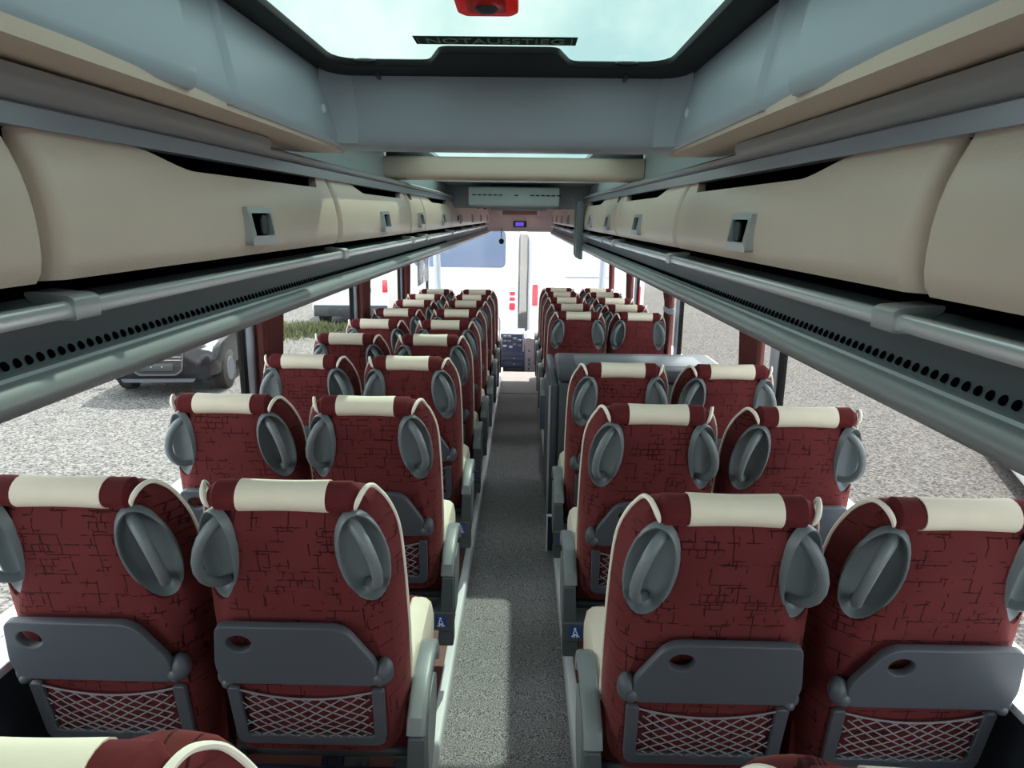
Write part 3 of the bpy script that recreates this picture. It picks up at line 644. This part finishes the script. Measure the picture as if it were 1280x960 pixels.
def net_mesh():
    m = MB(); rnd = random.Random(3)
    top = lambda x: .596 - .022 * (1 - (x / .153) ** 2); bot = .449
    def P(a, v): # a along width 0..1, v height 0..1
        x = -.155 + .31 * a; zt = top(x); z = bot + (zt - bot) * v
        return on_back(x, z, .010 + .010 * math.sin(math.pi * a) * math.sin(math.pi * min(1, max(0, v)) * .8 + .2))
    nn_ = 8
    for d in (1, -1):
        for k in range(-5, nn_ + 5):
            pts = []
            for j in range(9):
                v = j / 8; a = (k + .5) / nn_ + d * (v - .5) * .70 + .012 * math.sin(7 * v + k * 1.7)
                if 0 <= a <= 1: pts.append(P(a, v))
            if len(pts) > 1: m.tube(pts, .0017, 4, False)
    m.tube([P(i / 14, 1.0) for i in range(15)], .0026, 5); m.tube([P(i / 14, .03 + .02 * math.sin(i * 2.2)) for i in range(15)], .0022, 4)
    return m.mesh('net')
POCK = pocket_mesh(); NET = net_mesh()
def cushion_mesh():
    lo = []
    for x, sh in ((-.215, .03), (-.205, .012), (-.18, 0), (0, -.004), (.18, 0), (.205, .012), (.215, .03)):
        lo.append([(x, y, z) for y, z in rounded([(.195, .36 + sh * .4), (.195, .525 - sh), (.60 - sh * .4, .550 - sh), (.63 - sh * .4, .51 - sh), (.62 - sh, .36 + sh * .4)], [.01, .02, .04, .03, .02], 3)])
    return MB().loft(lo).mesh('cushion')
CUSH = cushion_mesh()
def cside_mesh(s):
    prof = [(.208, .375), (.2205, .38), (.2225, .44), (.2225, .505), (.217, .535), (.200, .549), (.170, .5535), (.165, .549), (.19, .52), (.205, .48)]
    lo = []
    for y, k, dz in ((.255, .35, -.018), (.275, .7, -.010), (.32, 1, -.006), (.45, 1, .0), (.57, 1, .002), (.60, .9, -.012), (.615, .7, -.03)):
        lo.append([(s * (.2225 - (.2225 - x) * (k if x < .215 else 1)), y, z + dz * (1 if z > .46 else 0)) for x, z in prof])
    return MB().loft(lo).mesh('cushion_side')
CSIDE = {s: cside_mesh(s) for s in (-1, 1)}
def arm_meshes(s):
    X = lambda x: s * x
    # padded arm: sweeps forward then curls down
    path = [(.130, .452), (.145, .482), (.19, .505), (.25, .520), (.31, .528), (.36, .528), (.395, .515), (.410, .492), (.405, .470)]
    lo = []
    for i, (y, z) in enumerate(path):
        a = Vector(path[max(i - 1, 0)]); c = Vector(path[min(i + 1, len(path) - 1)]); t = (c - a).normalized(); n = Vector((-t.y, t.x))
        w_, h_ = .0225, (.017 if 0 < i < 8 else .012)
        lo.append([(X(.241 + w_ * px), y + n.x * h_ * pz, z + n.y * h_ * pz) for px, pz in rounded([(-1, -1), (1, -1), (1, 1), (-1, 1)], .55, 3)])
    pad = MB().loft(lo).mesh('arm_pad')
    pm = MB(); pm.prism(rounded([(X(.205), .19), (X(.262), .19), (X(.262), .30), (X(.262), .455), (X(.224), .455), (X(.218), .34)], .006, 2), .112, .165)
    pm.prism(rounded([(X(.175), .255), (X(.262), .255), (X(.262), .325), (X(.175), .325)], .006, 2), .105, .20)
    pm.box(min(X(.21), X(.25)), max(X(.21), X(.25)), .14, .34, .20, .28)
    post = bevel_mesh(pm.mesh('arm_post', False), .003, 1)
    o = rounded([(.17, .28), (.17, .44), (.21, .488), (.30, .500), (.345, .47), (.33, .36), (.26, .28)], .03, 4)
    cov = MB().loft([[(X(x), y, z) for y, z in o] for x in (.240, .264)]).mesh('side_cover')
    st = MB(); st.box(min(X(.200), X(.240)), max(X(.200), X(.240)), .1035, .1052, .268, .313); stk = st.mesh('belt_sticker', False)
    fg = MB(); cx = X(.220)
    fg.ellipsoid((cx - .002, .1030, .304), (.0045, .001, .0045), 8, 5)
    for pth in ([(cx - .004, .1028, .298), (cx - .008, .1028, .286), (cx + .004, .1028, .281)], [(cx, .1028, .298), (cx + .007, .1028, .284)], [(cx - .013, .1028, .274), (cx - .006, .1028, .281), (cx + .006, .1028, .281), (cx + .013, .1028, .274)], [(cx - .006, .1028, .281), (cx - .004, .1028, .272)], [(cx + .006, .1028, .281), (cx + .004, .1028, .272)]):
        fg.tube(pth, .0021, 5)
    fig = fg.mesh('belt_symbol')
    return pad, post, cov, stk, fig
ARM = {s: arm_meshes(s) for s in (-1, 1)}
def footrest_mesh():
    m = MB()
    for a, c in ((-.165, -.03), (.045, .185)): m.tube([(a, .148, .325), (a + .004, .148, .325), (c - .004, .148, .325), (c, .148, .325)], [.012, .0165, .0165, .012], 10)
    m.tube([(-.035, .150, .323), (.05, .150, .323)], .0145, 8)
    return m.mesh('footrest')
def fsup_mesh():
    m = MB()
    for x in (-.012, .028): m.tube([(x, .15, .318), (x, .21, .23), (x, .27, .34)], .009, 6)
    return m.mesh('footrest_bracket')
def base_mesh():
    m = MB(); m.box(-.21, .21, .22, .58, .325, .355); m.tube([(-.215, .22, .335), (.215, .22, .335)], .02, 8); return bevel_mesh(m.mesh('seat_frame', False), .004, 1)
def leg_mesh(): 
    m = MB(); m.loft([[(x, y, z) for x, y in rounded([(-.03 * k, .30 - .05 * k), (.03 * k, .30 - .05 * k), (.03 * k, .46 + .05 * k), (-.03 * k, .46 + .05 * k)], .01, 2)] for z, k in ((PH - .008, 1.2), (PH + .015, 1.2), (PH + .02, .8), (.33, .8))]); return m.mesh('leg')
FOOT, FSUP, BASE, LEG = footrest_mesh(), fsup_mesh(), base_mesh(), leg_mesh()
def recl_mesh(s): # reclining joint between two seats
    m = MB(); m.tube([(-s * .216, .155, .34), (-s * .19, .155, .34)], [.03, .03], 12); m.tube([(-s * .205, .16, .34), (-s * .205, .26, .30)], .013, 6); return m.mesh('recliner')
RECL = {s: recl_mesh(s) for s in (-1, 1)}
def make_seat(s, aisle):
    r = empty('coach_seat')
    put('backrest', BACK, 'fabric', r)
    h = put('headrest_roll', ROLL_, 'red_plain', r); put('headrest_patch', PATCH, 'cream', h)['label'] = 'cream leather patch'
    for k in (-1, 1):
        put('piping', PIP[k], 'piping', r)
        d = put('handle_dish', DISH[k], 'grey_handle', r); d['label'] = 'oval grey handle recess'
        put('grab_handle', HAND[k], 'grey_handle', d); put('screw_cover', BUTT[k], 'grey_handle', d)
    t = put('folding_tray', TRAY[s], 'grey_tray', r); t['label'] = 'dark grey folding tray with cup hole'
    put('tray_hinge', HBIG[s], 'grey_tray', t); put('tray_hinge', HSM[s], 'grey_tray', t)
    p = put('pocket_frame', POCK, 'grey_tray', r); put('pocket_net', NET, 'net_cord', p)
    c = put('seat_cushion', CUSH, 'red_plain', r); put('cushion_side', CSIDE[s], 'cream', c); put('cushion_side', CSIDE[-s], 'cream', c)
    if aisle:
        pad, post, cov, stk, fig = ARM[s]
        a = put('armrest', pad, 'arm_pad', r); q = put('armrest_post', post, 'arm_post', r); put('side_cover', cov, 'arm_pad', q)
        put('belt_sticker', stk, 'sticker_blue', q)['label'] = 'blue seat belt sticker'; put('belt_symbol', fig, 'sticker_white', q)
    f = put('footrest', FOOT, 'navy_bar', r); put('footrest_bracket', FSUP, 'navy_bar', f)
    put('seat_frame', BASE, 'dark_plastic', r); put('leg', LEG, 'dark_plastic', r); put('recliner', RECL[s], 'dark_plastic', r)
    return r
protos = {}
for s in (1, -1):
    for ai in (True, False): protos[(s, ai)] = make_seat(s, ai)
TREE = {}
for o in bpy.data.objects:
    if o.parent: TREE.setdefault(o.parent.name, []).append(o)
used = set()
def place_seat(s, ai, x, Y, label, grp):
    p = protos[(s, ai)]
    if (s, ai) in used: o = copy_tree(p, TREE)
    else: o = p; used.add((s, ai))
    o.location = (x, Y, fz(Y)); tag(o, label, 'seat', grp); return o
ROWSL = [.52, 1.29, 2.10, 2.92, 3.67, 4.40, 5.17, 6.02, 6.74, 7.55]
ROWSR = [.505, 1.255, 2.05, 2.83]; ROWSR2 = [5.12, 5.83, 6.58, 7.39, 8.10]
NUM = ['foreground', 'first', 'second', 'third', 'fourth', 'fifth', 'sixth', 'seventh', 'eighth', 'ninth']
XS = {(1, True): -.487, (1, False): -.937, (-1, True): .420, (-1, False): .870}
for i, Y in enumerate(ROWSL):
    for ai in ((True, False) if i else (True,)):
        pos = 'aisle' if ai else 'window'
        lab = 'red seat top cut off at the bottom left picture edge' if i == 0 else 'red velour %s seat, left of the aisle, %s full row from the camera' % (pos, NUM[i])
        place_seat(1, ai, XS[(1, ai)] + (.012 if i == 1 else 0), Y, lab, 'seats left of the aisle')
for i, Y in enumerate(ROWSR):
    for ai in ((True, False) if i else (True,)):
        pos = 'aisle' if ai else 'window'
        lab = 'red seat top cut off at the bottom right picture edge' if i == 0 else 'red velour %s seat, right of the aisle, %s full row from the camera' % (pos, NUM[i])
        place_seat(-1, ai, XS[(-1, ai)], Y, lab, 'seats right of the aisle')
for i, Y in enumerate(ROWSR2):
    for ai in (True, False):
        pos = 'aisle' if ai else 'window'
        place_seat(-1, ai, XS[(-1, ai)] - .008, Y, 'red velour %s seat, right of the aisle, %s row beyond the grey cabinet' % (pos, NUM[i + 1]), 'seats right of the aisle')

# ------------------------------------------------------------------ cabinet over the middle door steps
zc = fz(3.9)
cb = empty('step_cabinet', (.55, 3.9, zc + PH)); tag(cb, 'grey plastic cabinet with rounded lid between the right seat rows', 'cabinet')
m = MB().box(.205, 1.10, 3.68, 4.12, zc + PH, .735); o = m.build('body', 'arm_post', bevel=.012); setpar(o, cb)
m = MB().box(.195, 1.115, 3.66, 4.14, .742, .815); o = m.build('lid', 'grey_tray', bevel=.022); setpar(o, cb)
m = MB().box(.30, 1.0, 3.76, 4.05, .8135, .8175); l2 = m.build('lid_recess', 'grey_handle', bevel=.0015); setpar(l2, o)
m = MB().box(.160, .204, 3.70, 4.58, zc + .01, .72); o = m.build('aisle_panel', 'grey_tray', bevel=.012); setpar(o, cb)
m = MB().box(.150, .162, 3.70, 3.72, zc + .005, .71); o = m.build('edge_profile', 'alu_bright', smooth=False); setpar(o, cb)
# flap at the edge of the steps
sf = empty('step_flap', (.17, 3.45, fz(3.45))); tag(sf, 'dark upright flap with bright edges beside the right aisle trim', 'flap')
m = MB().box(.150, .235, 3.44, 3.455, fz(3.45) + .004, fz(3.45) + .20); o = m.build('plate', 'navy_bar', smooth=False); setpar(o, sf)
for a in ((.144, .152, 3.436, 3.458, fz(3.45), fz(3.45) + .203), (.150, .235, 3.436, 3.458, fz(3.45) + .196, fz(3.45) + .203)):
    m = MB().box(*a); o = m.build('edge_strip', 'rail_white', smooth=False); setpar(o, sf)

# ------------------------------------------------------------------ dashboard console
dc = empty('dashboard_console', (-.02, 9.5, -.75)); tag(dc, 'blue black driver console with drawers at the end of the aisle', 'console')
m = MB().add([(-.285, 9.20, -.75), (.035, 9.20, -.75), (.035, 9.20, -.15), (-.285, 9.20, -.15), (-.285, 9.32, .075), (.035, 9.32, .075), (-.285, 9.8, .08), (.035, 9.8, .08), (-.285, 9.8, -.75), (.035, 9.8, -.75)],
             [(0, 1, 2, 3), (3, 2, 5, 4), (4, 5, 7, 6), (8, 6, 7, 9), (0, 3, 4, 6, 8), (1, 9, 7, 5, 2)])
o = m.build('housing', 'console_blue', smooth=False); setpar(o, dc)
for z0, z1, mm in ((-.20, -.26, 'console_blue'), (-.275, -.34, 'console_blue'), (-.355, -.50, 'dark_plastic')):
    m = MB().box(-.265, .015, 9.185, 9.20, z1, z0); o = m.build('drawer', mm, bevel=.005); setpar(o, dc)
    mm2 = MB().ellipsoid((-.10, 9.183, (z0 + z1) / 2), (.012, .004, .008), 8, 5); h = mm2.build('knob', 'white_cap'); setpar(h, o)
def slant(z): return 9.20 + (z + .15) / .225 * .12
for k, (x, z) in enumerate([(-.25, .045), (-.19, .045), (-.25, -.01), (-.19, -.01), (-.12, .02), (-.12, -.05), (-.25, -.07), (-.17, -.08), (-.05, .0), (-.05, -.06)]):
    m = MB().box(x, x + .045, slant(z) - .016, slant(z) - .002, z - .016, z + .012); o = m.build('switch', 'sticker_white' if k in (6, 7) else 'wall_grey', bevel=.003); setpar(o, dc)
m = MB().tube([(.02, 9.20, -.14), (.02, 9.33, .09)], .01, 6); o = m.build('edge_strip', 'white_cap'); setpar(o, dc)
d2 = empty('side_console', (.15, 9.45, -.75)); tag(d2, 'lilac grey box console with a switch strip beside the driver console', 'console')
m = MB().loft([[(x, y, z) for x, z in rounded([(.045, -.75), (.29, -.75), (.29, -.02), (.20, .03), (.075, .06), (.045, .03)], .02, 3)] for y in (9.16, 9.8)]); o = m.build('housing', 'console_lilac', bevel=.006); setpar(o, d2)
m = MB().box(.075, .115, 9.15, 9.16, -.42, -.20); p_ = m.build('switch_strip', 'wall_grey', bevel=.003); setpar(p_, d2)
for z in (-.24, -.30, -.36): m = MB().ellipsoid((.095, 9.149, z), (.010, .004, .014), 8, 5); o = m.build('switch', 'dark_plastic'); setpar(o, p_)
m = MB().ellipsoid((.095, 9.158, -.12), (.012, .004, .012), 8, 5); o = m.build('knob', 'dark_plastic'); setpar(o, d2)
m = MB().box(-1.15, 1.05, 9.85, 10.4, -.75, -.05); tag(m.build('dashboard', 'console_lilac', bevel=.05), 'pale grey dashboard below the windscreen', 'dashboard')
m = MB().tube([(-.36, 8.95, fz(8.95)), (-.36, 8.95, .30), (-.34, 8.95, .34), (-.30, 8.95, .35), (-.285, 8.95, .31), (-.285, 8.95, fz(8.95))], .008, 6); tag(m.build('grab_rail', 'alu'), 'thin metal grab rail at the front left steps', 'rail')

# ------------------------------------------------------------------ curtains
def curtain(side, ya, yb_, name_lab, tie):
    x = (WL if side < 0 else WR) - side * .024; m = MB(); loops = []
    nz_ = 14; nf = 28
    for i in range(nz_ + 1):
        v = i / nz_; z = 1.50 - .92 * v
        pinch = 1 - .50 * math.exp(-((v - .62) / .16) ** 2) if tie else 1 - .45 * v * v
        c0 = ya if tie else ya
        row = []
        for k in range(nf + 1):
            q = k / nf; y = c0 + (yb_ - ya) * q * pinch + .01 * math.sin(v * 3)
            row.append((x - side * (.021 * math.sin(q * math.pi * 2 * 5.5 + v * .8) * (.6 + .4 * pinch)), y, z))
        row2 = [(a + side * .008, b_, c_) for a, b_, c_ in reversed(row)]
        loops.append(row + row2)
    m.loft(loops); r = m.build('curtain', 'curtain'); tag(r, name_lab, 'curtain', 'window curtains')
    if tie:
        z = 1.50 - .92 * .62; w_ = (yb_ - ya) * .5
        t = MB(); lo = [[(x + a, y, zz) for a, y in rounded([(-.022, ya - .01), (.022, ya - .01), (.022, ya + w_ + .02), (-.022, ya + w_ + .02)], .02, 3)] for zz in (z - .02, z + .02)]
        t.loft(lo); o = t.build('tie_band', 'wall_grey'); o.parent = r
for Y, lab in ((3.12, 'dark red curtain at the nearest left window pillar'), (5.15, 'dark red curtain at the second left window pillar'), (7.13, 'dark red curtain at the third left window pillar')):
    curtain(-1, Y, Y + .36, lab, False)
curtain(1, 3.20, 3.56, 'dark red curtain at the nearest right window pillar', False)
curtain(1, 5.22, 5.62, 'dark red curtain with a grey tie band, right side', True)
curtain(1, 7.20, 7.56, 'dark red curtain at the third right window pillar', False)
curtain(1, 8.75, 9.1, 'dark red curtain beside the front right window', False)

# ------------------------------------------------------------------ outside: vehicles
def car_suv():
    r = empty('parked_car', (-6.25, 11.75, -1.55), math.radians(6)); tag(r, 'black SUV parked on the gravel beyond the left window', 'car')
    def sect(y, pts): return [(x, y, z) for x, z in pts] + [(-x, y, z) for x, z in reversed(pts)]
    def half(w, zb, zs, zt, wt): return [(w * .80, zb), (w * .97, zb + .12), (w, zs - .22), (w * .985, zs - .05), (w * .93, zs), (wt, zt), (wt * .5, zt + .02)]
    L = [(-.02, half(.70, .34, .68, .80, .52)), (.06, half(.86, .28, .78, .88, .62)), (.22, half(.925, .26, .86, .95, .68)), (.6, half(.945, .26, .96, 1.02, .70)), (1.15, half(.945, .28, 1.02, 1.08, .72)), (1.3, half(.945, .28, 1.04, 1.12, .74)), (1.95, half(.945, .28, 1.05, 1.60, .60)), (2.6, half(.945, .28, 1.06, 1.66, .60)), (3.7, half(.94, .28, 1.06, 1.62, .58)), (4.35, half(.92, .32, 1.05, 1.40, .55)), (4.6, half(.85, .40, .98, 1.05, .55))]
    MB().loft([sect(y, p) for y, p in L]).build('body', 'car_black', r)
    m = MB().add([(-.66, 1.36, 1.14), (.66, 1.36, 1.14), (.56, 1.93, 1.56), (-.56, 1.93, 1.56), (-.66, 1.40, 1.12), (.66, 1.40, 1.12), (.56, 1.97, 1.54), (-.56, 1.97, 1.54)], [(0, 1, 2, 3), (4, 7, 6, 5), (0, 4, 5, 1), (1, 5, 6, 2), (2, 6, 7, 3), (3, 7, 4, 0)]); m.build('windscreen', 'dark_pane', r, False)
    gr = MB().loft([[(x, y, z) for x, z in rounded([(-.44, .84), (.44, .84), (.40, .52), (.30, .44), (-.30, .44), (-.40, .52)], .04, 3)] for y in (-.045, .05)]).build('grille', 'rubber', r)
    for z in (.80, .745, .69): MB().box(-.41, .41, -.055, -.04, z - .006, z + .006).build('grille_bar', 'chrome', gr, False)
    gf = curve_mesh([rounded([(-.46, .86), (.46, .86), (.42, .51), (.31, .42), (-.31, .42), (-.42, .51)], .04, 3), rounded([(-.435, .84), (.435, .84), (.40, .52), (.30, .44), (-.30, .44), (-.40, .52)], .04, 3)], .012, .002, 'surround')
    gf.transform(Matrix(((1, 0, 0, 0), (0, 0, -1, -.045), (0, 1, 0, 0), (0, 0, 0, 1)))); put('grille_surround', gf, 'grey_tray', gr)
    em = MB()
    for k in range(4):
        cx = -.117 + k * .078; em.tube([(cx + .05 * math.cos(a), -.062, .77 + .05 * math.sin(a)) for a in [2 * math.pi * i / 20 for i in range(21)]], .0085, 6, False)
    em.build('ring_emblem', 'chrome', r)['label'] = 'four interlocked chrome rings'
    pl = MB().box(-.27, .27, -.065, -.04, .50, .63).build('plate_holder', 'dark_plastic', r, True, .006)
    for x in (-.09, .09): MB().ellipsoid((x, -.066, .57), (.009, .003, .009), 8, 5).build('screw', 'chrome', pl)
    for s in (-1, 1):
        o = [(s * .50, .80), (s * .86, .90), (s * .87, .78), (s * .62, .70), (s * .48, .71)]
        m = MB().loft([[(x, .02 + abs(x) ** 2 * .24 + dy, z) for x, z in rounded(o, .025, 3)] for dy in (-.05, .05)]); h = m.build('headlamp', 'lamp_glass', r)
        for x in (.60, .74): MB().ellipsoid((s * x, -.035 + x * x * .24, .79), (.045, .02, .035), 10, 6).build('lamp_unit', 'grey_tray', h)
        m = MB().loft([[(x, .0 + abs(x) ** 2 * .2 + dy, z) for x, z in rounded([(s * .52, .60), (s * .86, .64), (s * .86, .50), (s * .55, .43)], .03, 3)] for dy in (-.045, .05)]); m.build('lower_intake', 'rubber', r)
        MB().ellipsoid((s * .72, .06, .555), (.04, .02, .04), 10, 6).build('fog_lamp', 'lamp_glass', r)
        for y in (.85, 3.75):
            w_ = MB(); w_.tube([(s * .72, y, .36), (s * .74, y, .36), (s * .93, y, .36), (s * .95, y, .36)], [.33, .36, .36, .33], 24); t = w_.build('wheel', 'rubber', r)
            MB().tube([(s * .94, y, .36), (s * .958, y, .36)], [.24, .22], 10).build('rim', 'grey_tray', t)
        m = MB().ellipsoid((s * 1.05, 1.55, 1.12), (.11, .06, .08), 10, 6); m.build('wing_mirror', 'car_black', r)
    m = MB().loft([[(x, y, z) for x, z in rounded([(-.62, .36), (.62, .36), (.58, .30), (-.58, .30)], .02, 2)] for y in (-.05, .12)]); m.build('skid_strip', 'grey_tray', r)
car_suv()
def white_coach(x0, x1, Y, name_lab, win, lamps, right):
    r = empty('white_coach', ((x0 + x1) / 2, Y, -1.55)); tag(r, name_lab, 'coach')
    cx = (x0 + x1) / 2; W = x1 - x0
    out = rounded([(-W / 2, .35), (W / 2, .35), (W / 2, 3.3), (-W / 2, 3.3)], [.12, .12, .3, .3], 5)
    m = MB().loft([[(x, y, z) for x, z in out] for y in (.0, .12, 9.0)]); m.v[:len(out)] = [(x * .96, y, .35 + (z - .35) * .985) for x, y, z in m.v[:len(out)]]; m.build('body', 'white_paint', r)
    a, c, z0, z1 = win
    o = rounded([(a - cx, z0 + 1.55), (c - cx, z0 + 1.55), (c - cx, z1 + 1.55), (a - cx, z1 + 1.55)], .12, 4)
    MB().loft([[(x, y, z) for x, z in o] for y in (-.012, .05)]).build('rear_window', 'tinted_pane', r)
    for (lx, za, zb_) in lamps:
        MB().loft([[(x, y, z) for x, z in rounded([(lx - .06 - cx, za + 1.55), (lx + .06 - cx, za + 1.55), (lx + .06 - cx, zb_ + 1.55), (lx - .06 - cx, zb_ + 1.55)], .03, 3)] for y in (-.02, .05)]).build('tail_lamp', 'red_lamp', r)
    MB().box(-W * .46, W * .46, -.10, .1, .42, .62).build('bumper', 'white_paint', r, True, .03)
    MB().box(-W * .3, W * .3, -.008, .05, .85, 1.15).build('grille_panel', 'wall_grey', r, True, .01)
    for s in (-1, 1):
        for y in (1.8, 6.8):
            MB().tube([(s * W * .36, y, .5), (s * W * .49, y, .5)], .5, 20).build('wheel', 'rubber', r)
    for s in (-1, 1):
        for k in range(5): MB().box(min(s * W * .499, s * W * .503), max(s * W * .499, s * W * .503), .6 + k * 1.6, 2.0 + k * 1.6, 1.7, 2.7).build('side_window', 'tinted_pane', r, False)
    return r
c1 = white_coach(-2.62, -.10, 15.0, 'white coach parked ahead, left of the gap, with blue rear window', (-2.3, -.37, .56, 1.33), [(-.22, -.02, .06), (-.22, -.13, -.06), (-.22, -.33, -.18)], False)
for k in range(4): MB().loft([[(x, y, z) for x, z in rounded([(-.55 + k * .42, 2.08), (-.25 + k * .42, 2.08), (-.27 + k * .42, 2.50), (-.34 + k * .42, 2.60), (-.46 + k * .42, 2.60), (-.53 + k * .42, 2.50)], .05, 3)] for y in (.06, .20)]).build('seat_silhouette', 'wall_navy', c1)
c2 = white_coach(.12, 2.66, 15.4, 'white coach parked ahead, right of the gap', (.6, 2.3, 1.6, 2.0), [(.27, -.28, .18), (2.5, -.28, .18)], True)
m = MB().box(-.48, .46, -.012, .02, 1.885, 1.915); m.build('trim_line', 'wall_grey', c2, False)
# white van beyond the left windows
def van():
    r = empty('white_van', (-4.95, 20.2, -1.55), math.radians(3)); tag(r, 'white van parked far off beyond the second left window', 'van')
    out = rounded([(-1.1, .42), (1.1, .42), (1.08, 1.4), (.98, 2.7), (-.98, 2.7), (-1.08, 1.4)], [.08, .08, .2, .25, .25, .2], 4)
    MB().loft([[(x, y, z) for x, z in out] for y in (0, 5.5)]).build('body', 'white_paint', r)
    MB().box(-.85, .85, -.012, .05, 1.55, 2.4).build('rear_window', 'tinted_pane', r, True, .006)
    MB().box(-1.05, 1.05, -.07, .08, .30, .62).build('bumper', 'dark_plastic', r, True, .02)
    for s in (-1, 1):
        MB().box(s * .99 - .07, s * .99 + .07, -.03, .06, 1.0, 1.35).build('tail_lamp', 'red_lamp', r, True, .01)
        for y in (.9, 4.4): MB().tube([(s * .8, y, .36), (s * 1.06, y, .36)], .36, 20).build('wheel', 'rubber', r)
    pl = MB().box(.1, .6, -.02, .02, 1.0, 1.12).build('number_plate', 'wall_grey', r)
van()
# second white coach far left (strip with a red panel)
r = white_coach(-9.2, -6.7, 30.0, 'white coach with red rear stripe far beyond the left windows', (-8.9, -7.0, .8, 1.6), [(-7.1, -.6, .5), (-8.8, -.6, .5)], False)
# white car on the right
def right_car():
    r = empty('parked_car', (6.1, 8.6, -1.55), math.radians(-21)); tag(r, 'white car corner at the right picture edge, beyond the window', 'car')
    out = rounded([(0, .22), (0, .62), (.05, .95), (.3, 1.42), (1.5, 1.45), (1.75, .95), (1.78, .62), (1.78, .22)], .08, 3)
    lo = []
    for y, k in ((-2.2, .72), (-2.0, .9), (-1.2, 1), (1.2, 1), (2.0, .92), (2.2, .7)):
        lo.append([(.89 + (x - .89) * (k if k < 1 else 1), y, .22 + (z - .22) * k) for x, z in out])
    MB().loft(lo).build('body', 'white_paint', r)
    MB().loft([[(x, y, z) for y, z in rounded([(-.95, .98), (.95, .98), (.70, 1.36), (-.7, 1.36)], .05, 3)] for x in (.14, .22)]).build('side_window', 'dark_pane', r)
    for y in (-1.35, 1.35): MB().tube([(.02, y, .32), (.22, y, .32)], .32, 20).build('wheel', 'rubber', r)
    p = MB().box(-.012, .02, -.25, .15, .48, .60).build('number_plate', 'wall_grey', r)
right_car()

# rough grass verge behind the black car
gv = MB(); rg = random.Random(11)
for k in range(4200):
    t = rg.random(); x = -8.4 + 2.6 * t + rg.gauss(0, .75); y = 16.9 + 2.9 * t + rg.uniform(-.35, .2); h = rg.uniform(.06, .30); a = rg.uniform(0, 6.28); w_ = rg.uniform(.012, .03); lx, ly = rg.gauss(0, .08), rg.gauss(0, .08)
    dx, dy = math.cos(a) * w_, math.sin(a) * w_
    gv.add([(x - dx, y - dy, -1.555), (x + dx, y + dy, -1.555), (x + lx * .5 + dx * .6, y + ly * .5 + dy * .6, -1.55 + h * .6), (x + lx, y + ly, -1.55 + h), (x + lx * .5 - dx * .6, y + ly * .5 - dy * .6, -1.55 + h * .6)], [(0, 1, 2, 4), (4, 2, 3)])
go = gv.build('grass_verge', 'foliage', smooth=False); tag(go, 'rough green grass growing on the gravel behind the black car', 'grass'); go['kind'] = 'stuff'

# dark tinted screen with small white lettering marks at the front left side window
ts = empty('tinted_screen', (WL + .012, 8.62, .80)); tag(ts, 'dark tinted screen with tiny white marks at the front left window', 'screen')
o = MB().box(WL + .002, WL + .010, 8.18, 9.08, .80, 1.50).build('screen_panel', 'dark_pane', bevel=.002); setpar(o, ts)
for k in range(5):
    y = 8.36 + k * .10; o = MB().box(WL + .010, WL + .013, y, y + .06, .87 + (.012 if k % 2 else 0), .945).build('white_mark', 'sticker_white', smooth=False); setpar(o, ts)
